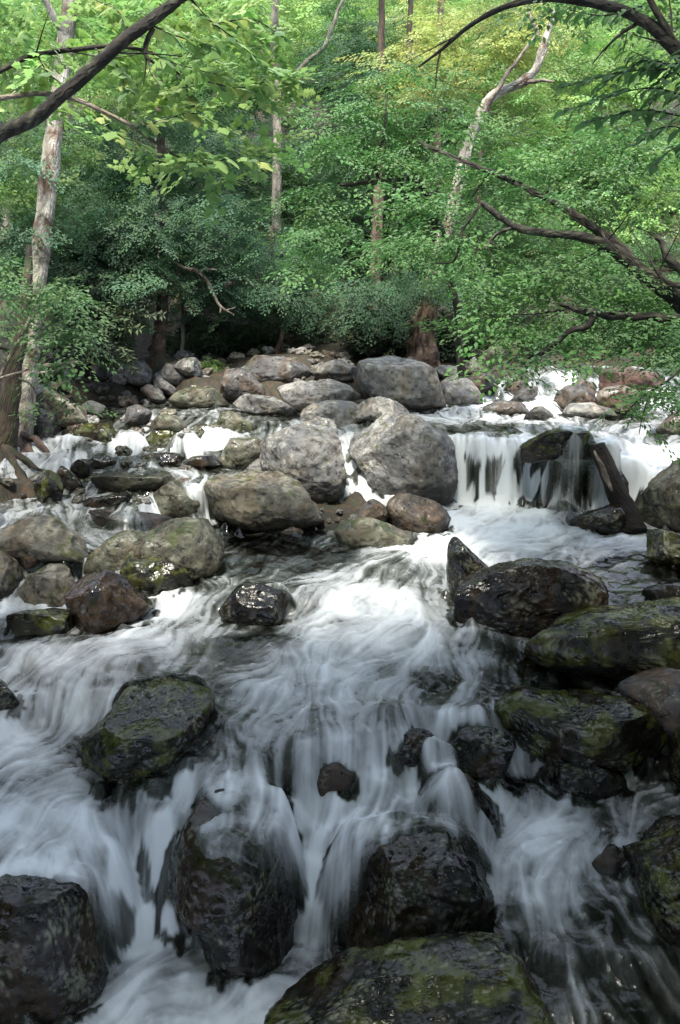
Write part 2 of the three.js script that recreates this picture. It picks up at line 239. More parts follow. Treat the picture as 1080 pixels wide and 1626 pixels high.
// ------------------------------------------------------------------ the boulders
// foreground
boulder('huge wet black boulder with grey lichen in the bottom left corner', [[-60, 1390], [0, 1374], [60, 1360], [115, 1354], [145, 1378], [160, 1425], [168, 1480], [176, 1535], [160, 1580], [110, 1620], [40, 1660], [-20, 1690], [-90, 1640]], [1600, -1.42], 'wet', { flat: .1, wet: null, block: .7, cuts: 3 });
boulder('dark boulder draped in white water, left of the biggest shiny boulder at the bottom', [[270, 1390], [274, 1335], [290, 1283], [322, 1252], [370, 1240], [420, 1252], [455, 1280], [468, 1340], [472, 1430], [470, 1530], [410, 1560], [355, 1540], [330, 1460], [290, 1420]], [1525, -1.4], 'wet', { wet: null, deep: 1.2, cuts: 2, block: .9, flat: .12 });
boulder('biggest shiny wet boulder near the bottom, water sliding over its crown', [[512, 1490], [510, 1440], [530, 1372], [562, 1328], [620, 1306], [700, 1300], [757, 1318], [783, 1348], [770, 1402], [750, 1445], [722, 1495], [660, 1532], [600, 1545], [540, 1530]], [1528, -1.33], 'wet', { wet: null, deep: .95, block: .8, cuts: 3 });
boulder('olive mossy boulder at the very bottom with a yellow leaf on it', [[430, 1660], [468, 1585], [505, 1540], [560, 1526], [640, 1508], [720, 1502], [790, 1506], [830, 1540], [856, 1590], [880, 1650], [870, 1720], [650, 1750], [430, 1730]], [1745, -1.42], 'wetmoss', { wet: null, deep: .55, flat: .08 });
boulder('low mossy black boulder half awash in the rapids at the left', [[132, 1172], [165, 1137], [200, 1102], [250, 1084], [300, 1088], [337, 1105], [334, 1145], [302, 1190], [262, 1232], [228, 1242], [186, 1222], [145, 1204]], [1222, -.5], 'wetmoss', { wet: null, deep: 1.3, cuts: 3, block: .85, flat: .3 });
boulder('brown stone under the little fall above the small black wedge stone', [[606, 1195], [638, 1164], [680, 1162], [694, 1192], [655, 1215]], [1205, -.5], 'wet', { wet: null });
boulder('brown stone behind the curtain left of the small black wedge stone', [[496, 1252], [518, 1214], [556, 1212], [574, 1244], [540, 1264]], [1258, -.68], 'brown', { wet: .5 });
boulder('dark stone awash at the left edge of the rapids', [[-50, 1130], [-10, 1078], [22, 1086], [32, 1112], [0, 1140]], [1125, -.33], 'wet', { wet: null });
boulder('mossy boulder cut by the right edge near the bottom, spotted with lichen', [[1003, 1372], [1038, 1332], [1080, 1302], [1150, 1290], [1200, 1400], [1180, 1520], [1090, 1500], [1045, 1478], [1025, 1440]], [1490, -1.07], 'wetmoss', { wet: null, flat: .1 });
boulder('small reddish brown stone awash beside the mossy boulder at the right edge', [[938, 1362], [958, 1345], [995, 1344], [1008, 1368], [985, 1392], [945, 1388]], [1388, -.95], 'brown', { wet: .3 });
boulder('small black wedge stone standing above the biggest shiny boulder', [[673, 1238], [690, 1222], [718, 1218], [745, 1230], [768, 1256], [792, 1288], [778, 1308], [740, 1300], [702, 1282], [680, 1260]], [1300, -.78], 'wet', { wet: null, cuts: 7 });
boulder('rounded wet stone just left of the mossy flat topped boulder', [[703, 1200], [722, 1167], [750, 1154], [790, 1157], [815, 1180], [822, 1210], [800, 1232], [760, 1234], [718, 1226]], [1228, -.62], 'wet', { wet: null });
boulder('mossy flat topped boulder with pale lichen above the right hand pool', [[782, 1122], [800, 1106], [830, 1097], [880, 1100], [940, 1101], [990, 1104], [1020, 1114], [1046, 1150], [1053, 1178], [1030, 1200], [960, 1212], [890, 1212], [838, 1194], [808, 1158]], [1206, -.6], 'wetmoss', { wet: null, flat: .2, deep: .95, block: .6 });
boulder('black overhung stone with a ringed hollow under the mossy flat topped boulder', [[872, 1240], [885, 1212], [960, 1208], [992, 1225], [992, 1252], [962, 1268], [915, 1266]], [1262, -.8], 'wet', { wet: null, deep: .6 });
boulder('smooth blue grey boulder at the right edge below the long mossy one', [[986, 1094], [1004, 1071], [1040, 1062], [1080, 1064], [1130, 1080], [1145, 1150], [1060, 1165], [1008, 1128]], [1150, -.4], 'dark', { wet: null, cuts: 2, rough: .6 });
boulder('sliver of lichened boulder at the right edge beneath the smooth blue grey one', [[1068, 1180], [1095, 1150], [1150, 1170], [1150, 1270], [1082, 1262]], [1260, -.75], 'wetmoss', { wet: null });
boulder('long low mossy boulder reaching in from the right edge', [[822, 1022], [830, 996], [860, 985], [920, 971], [1000, 962], [1080, 955], [1180, 958], [1230, 1010], [1190, 1070], [1080, 1080], [1000, 1084], [930, 1068], [868, 1056], [838, 1042]], [1070, -.26], 'wetmoss', { wet: null, deep: .75, flat: .12, block: .62 });
boulder('small dark stone at the right edge behind the long mossy boulder', [[1024, 952], [1035, 935], [1060, 928], [1085, 930], [1105, 952], [1060, 962]], [956, -.03], 'wet');
boulder('broad glossy boulder right of centre with water lapping its foot', [[716, 955], [728, 936], [770, 910], [800, 893], [840, 884], [890, 889], [930, 905], [955, 930], [963, 958], [955, 985], [900, 1000], [830, 1012], [775, 1008], [736, 992]], [995, -.13], 'wet', { wet: null, deep: .8, cuts: 6 });
boulder('pointed brown fin shaped stone beside the broad glossy boulder', [[709, 882], [713, 862], [724, 853], [738, 864], [760, 887], [777, 907], [768, 930], [748, 952], [722, 952], [711, 918]], [945, -.06], 'wet', { wet: null, deep: .7, cuts: 1, block: .75, rough: .6 });
boulder('smaller mossy boulder at the right edge under the big green one', [[1026, 850], [1038, 839], [1080, 847], [1140, 850], [1160, 905], [1080, 912], [1048, 896], [1032, 874]], [902, 0], 'wetmoss', { wet: null });
boulder('big moss topped boulder at the right edge beside the leaning log', [[1012, 792], [1015, 766], [1038, 745], [1080, 726], [1140, 716], [1200, 770], [1190, 850], [1080, 852], [1040, 836], [1018, 818]], [846, .0], 'olive', { wet: .1, flat: .1 });
boulder('low dark stone at the foot of the leaning log', [[906, 830], [935, 808], [960, 800], [986, 805], [1004, 832], [992, 850], [955, 850]], [844, .01], 'wet', { wet: null, flat: .15 });
boulder('dark lichened stone alone in the middle of the rapids', [[348, 970], [365, 945], [395, 925], [425, 930], [448, 950], [457, 974], [440, 992], [400, 996], [358, 985]], [986, -.16], 'wet', { wet: null, cuts: 7 });
boulder('shiny wet brown boulder at the left, split by a crease', [[100, 958], [108, 936], [135, 915], [165, 907], [195, 914], [220, 943], [240, 967], [205, 992], [160, 1012], [118, 1003], [104, 980]], [1004, -.19], 'shine', { wet: null, cuts: 6, deep: .85 });
boulder('low flat olive stone left of the shiny brown boulder', [[12, 994], [30, 975], [70, 967], [100, 971], [117, 987], [100, 1010], [40, 1012]], [1004, -.19], 'wetmoss', { wet: null, flat: .1 });
boulder('mossy wet stone in front of the saddle shaped green boulder', [[192, 918], [215, 890], [240, 880], [270, 889], [302, 914], [304, 938], [260, 950], [216, 944]], [942, -.08], 'wetmoss', { wet: null, flat: .15 });
boulder('saddle shaped green boulder at the left of the dark pool', [[178, 912], [215, 862], [258, 833], [300, 822], [335, 825], [352, 848], [356, 882], [346, 910], [310, 926], [250, 920]], [918, -.03], 'olive', { wet: .0, deep: .7, cuts: 4 });
boulder('olive cone topped boulder between the long tan slab and the saddle shaped one', [[133, 912], [145, 882], [175, 850], [210, 840], [236, 858], [234, 890], [205, 912], [165, 922]], [915, .0], 'olive', { wet: .02 });
boulder('long sloping tan slab at the left edge', [[-40, 862], [0, 840], [20, 826], [60, 821], [100, 844], [130, 866], [144, 888], [110, 896], [60, 892], [0, 880]], [890, .16], 'tan', { wet: .02, flat: .12, deep: .7, tilt: .15 });
boulder('grey boulder cut by the left edge below the tan slab', [[-50, 868], [0, 877], [22, 900], [29, 922], [12, 948], [-40, 965], [-80, 910]], [952, -.12], 'tan', { wet: .08 });
boulder('small upright brown stone leaning on the tan slab', [[32, 892], [48, 866], [63, 863], [62, 890], [48, 903]], [900, .12], 'brown', { wet: null });
boulder('brown ledge veiled by thin water at the left edge', [[26, 958], [46, 915], [74, 900], [108, 902], [130, 938], [126, 970], [60, 974]], [957, -.15], 'tan', { wet: null, deep: .8, cuts: 4, flat: .25 });
boulder('flat brown wet slab with a blue sheen in the left channel', [[122, 832], [130, 813], [170, 808], [220, 811], [265, 819], [282, 834], [240, 850], [180, 856], [138, 850]], [850, .1], 'shine', { wet: null, flat: .25 });
boulder('thin dark flat stone above the blue sheened slab', [[116, 815], [135, 796], [165, 790], [205, 779], [214, 790], [192, 808], [150, 820]], [814, .27], 'wet', { wet: null, flat: .2 });
boulder('grey olive boulder with a small fall at its right side', [[235, 808], [250, 780], [275, 760], [305, 774], [327, 802], [312, 828], [270, 832], [243, 826]], [826, .1], 'olive', { wet: null, cuts: 6 });
boulder('long flat topped tan boulder left of centre', [[324, 768], [350, 752], [400, 748], [450, 752], [480, 762], [502, 790], [520, 822], [500, 838], [450, 846], [390, 842], [350, 826], [333, 797]], [842, .02], 'tan', { wet: .16, flat: .24, deep: 1.0, block: .6, cuts: 4 });
boulder('tall brown grey boulder left of the central one', [[414, 718], [420, 686], [450, 668], [480, 660], [515, 668], [540, 693], [551, 730], [548, 772], [525, 800], [470, 800], [430, 765], [417, 738]], [802, .15], 'gray', { wet: .3, deep: .8 });
boulder('biggest central boulder beside the waterfall, grey with a green flank', [[555, 697], [573, 675], [600, 660], [640, 656], [680, 672], [715, 693], [723, 720], [724, 772], [704, 800], [650, 800], [600, 786], [574, 755], [560, 727]], [806, .05], 'gray', { wet: .32, flat: .1, deep: .85, cuts: 6 });
boulder('grey boulder wedged behind the two largest central boulders', [[478, 668], [500, 645], [530, 637], [560, 640], [577, 665], [565, 700], [530, 705], [495, 690]], [705, .6], 'pale', { wet: null, flat: .15 });
boulder('grey peaked stone above the central boulder', [[558, 664], [575, 640], [595, 630], [625, 635], [652, 656], [645, 676], [600, 674]], [676, .9], 'pale', { wet: .0, cuts: 7 });
boulder('great pale slab below the big hollow tree', [[569, 592], [571, 573], [600, 564], [650, 569], [686, 580], [698, 610], [702, 648], [660, 656], [610, 654], [588, 644], [574, 618]], [651, .95], 'pale', { wet: .1, flat: .3, deep: 1.0, block: .55, cuts: 4 });
boulder('pale grey stone just right of the great pale slab', [[696, 606], [713, 593], [735, 600], [756, 624], [765, 642], [742, 653], [714, 650], [699, 628]], [648, .96], 'pale', { wet: .06, cuts: 6 });
boulder('rusty brown and white stone below the central boulder', [[613, 808], [625, 788], [650, 784], [690, 799], [717, 826], [700, 846], [660, 850], [628, 841]], [845, -.0], 'brown', { wet: null });
boulder('low mossy stone in front of the central boulder', [[530, 853], [545, 831], [580, 822], [620, 839], [658, 852], [640, 868], [590, 872], [543, 870]], [865, -.01], 'olive', { wet: null, flat: .1 });
boulder('small shaded stone under the central boulder', [[556, 838], [573, 803], [598, 794], [617, 816], [606, 842]], [838, .03], 'dark', { wet: null });
// around and above the waterfall
boulder('dark boulder with a pale top on the lip of the waterfall', [[822, 724], [840, 702], [880, 684], [918, 676], [933, 690], [926, 712], [890, 726], [848, 734]], [732, .74], 'wetmoss', { wet: null, flat: .35, deep: 1.1 });
boulder('flat mossy stone on the lip right of the dark lip boulder', [[895, 720], [930, 701], [975, 699], [988, 713], [960, 727], [908, 730]], [725, .76], 'wetmoss', { wet: null, flat: .3 });
boulder('black rock face behind the veil of water under the lip', [[840, 800], [862, 752], [905, 738], [960, 738], [1004, 756], [1010, 800], [925, 826], [866, 824]], [792, .1], 'wet', { wet: null, deep: .6, cuts: 4 });
boulder('dark grey boulder at the right foot of the upper cascade', [[884, 642], [895, 620], [925, 605], [946, 610], [944, 638], [922, 652], [893, 653]], [650, .98], 'dark', { wet: null });
boulder('reddish brown ridge shaped boulder under the leaves at the right', [[954, 597], [985, 583], [1010, 589], [1056, 608], [1042, 622], [1000, 624], [958, 616]], [622, 1.2], 'red', { wet: null });
boulder('lichened brown boulder below the reddish ridge', [[942, 632], [960, 615], [990, 614], [1013, 625], [1012, 653], [985, 660], [953, 653]], [657, .98], 'brown', { wet: .05 });
boulder('flat sloping stone at the foot of the lichened brown boulder', [[890, 653], [920, 640], [960, 640], [993, 656], [960, 665], [908, 663]], [662, .94], 'gray', { wet: null, flat: .2 });
boulder('small pointed stone alone in the upper pool', [[832, 664], [848, 649], [862, 646], [880, 662], [860, 670]], [666, .92], 'dark', { wet: .03 });
boulder('flat wet stone at the left foot of the upper cascade', [[764, 653], [785, 637], [820, 640], [840, 649], [830, 659], [785, 661]], [657, .95], 'dark', { wet: .05 });
boulder('round stone splitting the upper cascade, lower of two', [[814, 634], [830, 617], [851, 614], [850, 630], [830, 641]], [638, 1.04], 'dark', { wet: null });
boulder('round stone splitting the upper cascade, higher of two', [[802, 622], [815, 605], [836, 604], [834, 619], [815, 629]], [626, 1.1], 'dark', { wet: null });
boulder('brown boulder at the right edge of the upper pool', [[1043, 676], [1060, 658], [1090, 654], [1125, 670], [1105, 697], [1053, 694]], [691, .85], 'brown', { wet: .05 });
boulder('round mossy boulder at the back beside a forked root', [[764, 566], [775, 548], [795, 545], [804, 560], [796, 576], [774, 578]], [575, 1.68], 'olive', { wet: null });
boulder('small round stone below the round mossy boulder', [[729, 590], [740, 575], [755, 573], [772, 586], [755, 598]], [595, 1.4], 'tan', { wet: null });
boulder('dark stone at the top left of the upper cascade', [[732, 603], [755, 592], [780, 595], [787, 612], [760, 626], [742, 621]], [621, 1.15], 'dark', { wet: .05 });
boulder('flat pale stone behind the great pale slab', [[690, 592], [700, 580], [725, 583], [732, 597], [712, 603]], [601, 1.33], 'gray', { wet: null });
// left channel and far left bank
boulder('sloping tan slab behind the left tree trunks', [[44, 624], [60, 612], [100, 638], [143, 665], [132, 676], [100, 681], [60, 668], [38, 642]], [676, .9], 'tan', { wet: null, flat: .15, deep: .9 });
boulder('dark grey block in front of the sloping tan slab, by the roots', [[37, 664], [54, 636], [76, 640], [99, 670], [93, 694], [75, 708], [48, 694]], [703, .68], 'dark', { wet: null, cuts: 7 });
boulder('square mossy block between two small falls at the left', [[121, 692], [125, 678], [150, 671], [180, 672], [191, 690], [186, 708], [150, 721], [129, 714]], [716, .61], 'wetmoss', { wet: null, flat: .25, block: .55 });
boulder('smooth green grey stone right of the widest left fall', [[229, 694], [235, 681], [265, 679], [290, 685], [287, 709], [255, 718], [234, 709]], [712, .62], 'wetmoss', { wet: null, flat: .1 });
boulder('mossy stone on top of the smooth green grey one', [[237, 672], [250, 660], [275, 659], [296, 671], [291, 685], [260, 685], [239, 681]], [681, .9], 'olive', { wet: null });
boulder('broken grey block left of the brown tree trunk', [[191, 594], [195, 577], [220, 573], [239, 590], [239, 611], [221, 613], [194, 604]], [609, 1.25], 'gray', { wet: null, cuts: 8, block: .55 });
boulder('long flat dark stone under the broken grey block', [[117, 622], [130, 608], [170, 605], [183, 615], [181, 627], [150, 632]], [629, 1.05], 'dark', { wet: .05, flat: .2 });
boulder('shaded dark block beneath the fallen branch', [[99, 603], [110, 582], [130, 579], [134, 600], [120, 616], [103, 613]], [613, 1.2], 'dark', { wet: null });
boulder('grey wedge stone left of the narrow upright one', [[144, 592], [155, 583], [168, 589], [174, 600], [160, 607], [147, 602]], [605, 1.26], 'gray', { wet: null });
boulder('narrow upright grey stone left of the broken block', [[171, 592], [178, 581], [187, 590], [189, 606], [179, 610]], [607, 1.24], 'gray', { wet: null });
boulder('grey stone against the foot of the brown trunk', [[252, 592], [265, 578], [285, 584], [301, 598], [291, 611], [264, 608]], [608, 1.25], 'gray', { wet: null, cuts: 7 });
boulder('leaning dark grey stone below the trunk foot', [[241, 602], [252, 592], [268, 604], [281, 621], [271, 628], [249, 618]], [626, 1.08], 'gray', { wet: null });
boulder('sloping dark stone at the water left of the leaning one', [[224, 622], [232, 610], [255, 621], [263, 637], [244, 639]], [637, 1.0], 'dark', { wet: .04 });
boulder('pale rounded stone right of the brown trunk', [[277, 580], [290, 569], [310, 569], [319, 582], [311, 598], [289, 594]], [595, 1.4], 'gray', { wet: null });
boulder('round green grey boulder at the far side of the still pool', [[269, 635], [280, 618], [310, 612], [345, 617], [364, 632], [356, 645], [320, 651], [288, 648]], [647, .97], 'olive', { wet: .05, flat: .15 });
boulder('light stone behind the round green grey boulder', [[299, 608], [315, 597], [345, 599], [354, 612], [330, 622], [304, 619]], [619, 1.12], 'gray', { wet: null });
boulder('dark leaning boulder with slanting pale bands', [[347, 602], [354, 592], [390, 584], [406, 600], [432, 631], [410, 637], [374, 637], [358, 627]], [634, 1.04], 'dark', { wet: null, cuts: 7, block: .6 });
boulder('large smooth dark grey boulder at the back centre', [[373, 582], [385, 568], [430, 563], [470, 571], [494, 590], [482, 608], [450, 620], [420, 615], [393, 601]], [616, 1.18], 'dark', { wet: null, flat: .12, deep: .7 });
boulder('low pale slab in front of the banded boulder', [[369, 637], [380, 625], [420, 631], [450, 636], [478, 654], [440, 661], [398, 658]], [657, .96], 'gray', { wet: .02, flat: .2 });
boulder('wide pale lichened boulder left of the great pale slab', [[443, 628], [470, 611], [510, 604], [545, 609], [572, 625], [562, 645], [500, 655], [452, 646]], [650, 1.0], 'pale', { wet: null, flat: .1 });
boulder('peaked grey stone behind the wide pale boulder', [[496, 593], [510, 577], [530, 572], [555, 581], [570, 600], [540, 608], [508, 604]], [604, 1.33], 'gray', { wet: null, cuts: 7 });
boulder('round green topped stone with a little fall at each side', [[334, 678], [345, 660], [370, 655], [395, 659], [407, 676], [397, 699], [365, 704], [338, 694]], [699, .7], 'olive', { wet: .1 });
boulder('small black stone left of the twin fall stone', [[304, 688], [315, 673], [335, 675], [337, 698], [313, 705]], [701, .68], 'wet', { wet: null });
boulder('mottled boulder left of the tall brown grey one', [[348, 720], [365, 698], [390, 700], [419, 694], [421, 722], [402, 748], [368, 750], [348, 734]], [744, .52], 'olive', { wet: .05 });
boulder('small grey stone on the near side of the mottled boulder', [[379, 748], [395, 730], [415, 727], [427, 741], [416, 757]], [754, .44], 'gray', { wet: null });
boulder('flat greenish slab awash in the left channel', [[148, 768], [180, 753], [230, 745], [270, 751], [282, 763], [240, 778], [180, 785]], [780, .43], 'olive', { wet: .3, flat: .3 });
boulder('dark flat stone below the round green topped one', [[288, 741], [305, 725], [345, 721], [352, 736], [320, 748]], [744, .54], 'wet', { wet: null, flat: .2 });
boulder('dark flat stone in the middle of the left channel', [[218, 733], [240, 718], [275, 721], [292, 736], [250, 744]], [740, .55], 'wet', { wet: null, flat: .2 });
boulder('shiny black egg shaped stone under the tree roots', [[89, 758], [100, 740], [118, 749], [130, 774], [110, 784]], [779, .41], 'wet', { wet: null });
boulder('round brown green stone under the tree roots', [[54, 783], [62, 752], [80, 746], [99, 765], [97, 793], [75, 802]], [797, .39], 'wetmoss', { wet: null });
boulder('small wet stone above the egg shaped one', [[111, 748], [120, 730], [140, 734], [147, 751], [130, 763]], [759, .5], 'wet', { wet: null });
boulder('wet stone below the square mossy block', [[141, 741], [150, 722], [175, 721], [187, 736], [165, 748]], [744, .52], 'wet', { wet: null });
boulder('small stone at the foot of the widest left fall', [[188, 725], [198, 711], [208, 715], [206, 731], [194, 734]], [731, .56], 'wet', { wet: null });
boulder('stone inside the farthest left fall', [[94, 713], [105, 696], [119, 702], [117, 724], [99, 727]], [723, .6], 'wet', { wet: null });
boulder('low brown stone on the still pool near the tan slab', [[129, 651], [140, 636], [160, 644], [169, 657], [145, 663]], [658, .95], 'dark', { wet: .03 });
boulder('dark stone in the middle of the still pool', [[196, 663], [205, 648], [225, 644], [241, 655], [231, 673], [204, 673]], [669, .94], 'dark', { wet: .03 });
boulder('small dark stone right of the blue sheened slab', [[240, 800], [232, 790], [250, 770], [262, 765], [256, 790]], [795, .3], 'wet', { wet: null });
boulder('little brown stone at the edge of the dark pool', [[446, 846], [456, 837], [474, 838], [482, 848], [462, 852]], [850, .01], 'brown', { wet: null });

// ------------------------------------------------------------------ loose cobbles along the banks
{
  const cobbles = [], rnd = lcg(909), kinds = ['gray', 'dark', 'tan', 'olive', 'pale', 'brown'], made = [];
  const zones = [ // [label, group, sight-line box, level, count, px size]
    ['cobble in the rubble of the far bank', 'cobbles along the far bank', [60, 572, 560, 600], 1.34, 90, [9, 28]],
    ['cobble between boulders around the still pool', 'cobbles around the still pool', [130, 622, 480, 652], 1.03, 50, [8, 22]],
    ['stone in the rubble left of the brown trunk', 'stones of the left rubble slope', [80, 606, 262, 648], 1.0, 54, [10, 30]],
    ['cobble in the gap under the central boulders', 'cobbles under the central boulders', [500, 822, 580, 848], .05, 16, [7, 15]],
    ['stone in the roots of the left bank', 'stones among the roots', [-10, 740, 60, 815], .6, 44, [9, 24]],
    ['stone scattered along the upper right bank', 'stones on the upper right bank', [720, 566, 1080, 600], 1.62, 30, [8, 22]],
    ['wet stone awash in the left channel', 'stones in the left channel', [120, 700, 350, 790], .5, 58, [10, 26]],
    ['mossy stone on the slope behind the banks', 'stones on the shaded slope', [300, 545, 700, 566], 1.95, 30, [10, 24]],
    ['stone beside the right hand boulders', 'stones by the right edge', [1010, 930, 1090, 945], .02, 6, [12, 22]],
  ];
  for (const [label, group, b, L, count, s] of zones) for (let k = 0; k < count; k++) {
    const px = mix(b[0], b[2], rnd()), f = rnd(), py = mix(b[1], b[3], f), w = mix(s[0], s[1], rnd() ** 1.6), h = w * mix(.5, .8, rnd()), p = on(px, py, L), y = Math.max(landAt(p.x, p.z), group.includes('channel') ? waterAt(p.x, p.z) - .02 : -9);
    const kind = group.includes('channel') || group.includes('central') ? 'wet' : kinds[Math.floor(rnd() * kinds.length)], sx = w / FOCAL * -p.z / 2, sy = h / FOCAL * -p.z / 2;
    let m, gi = made.length;
    if (made.length < 14) { // fourteen shapes, then copies
      const g0 = ball(6), pos = Float32Array.from(g0.dir), q = made.length * 9.1;
      for (let i = 0; i < pos.length; i += 3) { const d = 1 + .28 * n3(pos[i] * .9 + q, pos[i + 1] * .9, pos[i + 2] * .9) + .1 * n3b(pos[i] * 2.6, pos[i + 1] * 2.6 + q, pos[i + 2] * 2.6); for (let c = 0; c < 3; c++) pos[i + c] *= d; }
      const g = new THREE.BufferGeometry(); g.setAttribute('position', new THREE.BufferAttribute(pos, 3)); g.setIndex(g0.index); g.computeVertexNormals(); coat(g, kinds[made.length % 6], made.length, null, new THREE.Vector3(q, 0, 0));
      made.push(boxUV(g, .25, made.length));
      m = new THREE.Mesh(made[made.length - 1], STYLES[kind].m);
    } else m = new THREE.Mesh(made[gi = Math.floor(rnd() * made.length)], STYLES[kind].m);
    m.position.set(p.x, y + sy * .45, p.z); m.rotation.set(rnd() * .6 - .3, rnd() * 6.28, rnd() * .6 - .3); m.scale.set(sx * 1.1, sy * 1.15, sx * mix(.8, 1.2, rnd()));
    const tone = ['grey', 'dark grey', 'tan', 'olive', 'pale grey', 'brown'][gi % 6], big = (w - s[0]) / (s[1] - s[0]);
    cobbles.push(m); thing(m, 'cobble', `${big > .55 ? 'larger' : big > .2 ? 'small' : 'tiny'} ${tone} ${label}`, 'stone', group);
  }
  // alike ones are told apart by their order across the view
  const nth = ['leftmost', 'second from the left', 'third from the left', 'fourth from the left', 'fifth from the left', 'sixth from the left', 'seventh from the left', 'eighth from the left', 'ninth from the left', 'tenth from the left', 'eleventh from the left', 'twelfth from the left'], alike = new Map();
  for (const m of cobbles) { const k = m.userData.label; if (!alike.has(k)) alike.set(k, []); alike.get(k).push(m); }
  for (const [k, l] of alike) if (l.length > 1) l.sort((p, q) => p.position.x / -p.position.z - q.position.x / -q.position.z).forEach((m, n) => { m.userData.label = `${k}, ${nth[Math.min(n, 11)]}`; });
}

// ------------------------------------------------------------------ ground
const earthMap = (() => { const a = octaves(201, 8, 6), b = octaves(231, 40, 3), c = octaves(251, 20, 4); return texture(1024, (u, v, o) => { const k = .45 + .55 * a(u, v), leaf = smooth(.57, .66, b(u, v)), moss = smooth(.55, .62, c(u, v)) * .5; o[0] = mix(66 * k, 98 * k, leaf) * (1 - .3 * moss); o[1] = mix(58 * k, 72 * k, leaf); o[2] = mix(46 * k, 44 * k, leaf) * (1 - .3 * moss); }, true); })();
const earthBump = (() => { const a = octaves(301, 10, 5), b = octaves(331, 36, 3); return texture(1024, (u, v, o) => { o[0] = o[1] = o[2] = 255 * (.6 * a(u, v) + .4 * b(u, v)); }); })();
{
  const g = sheet(-1.2, -110, 0.012, z => 0.75 * -z + 7, landAt), p = g.attributes.position, uv = new Float32Array(p.count * 2);
  for (let i = 0; i < p.count; i++) { uv[i * 2] = p.getX(i) * .55; uv[i * 2 + 1] = p.getZ(i) * .55; }
  g.setAttribute('uv', new THREE.BufferAttribute(uv, 2)); g.computeVertexNormals();
  structure(new THREE.Mesh(g, new THREE.MeshStandardMaterial({ map: earthMap, bumpMap: earthBump, bumpScale: .05, roughness: .8 })), 'ground', 'brown stream bed and leaf strewn forest floor');
}

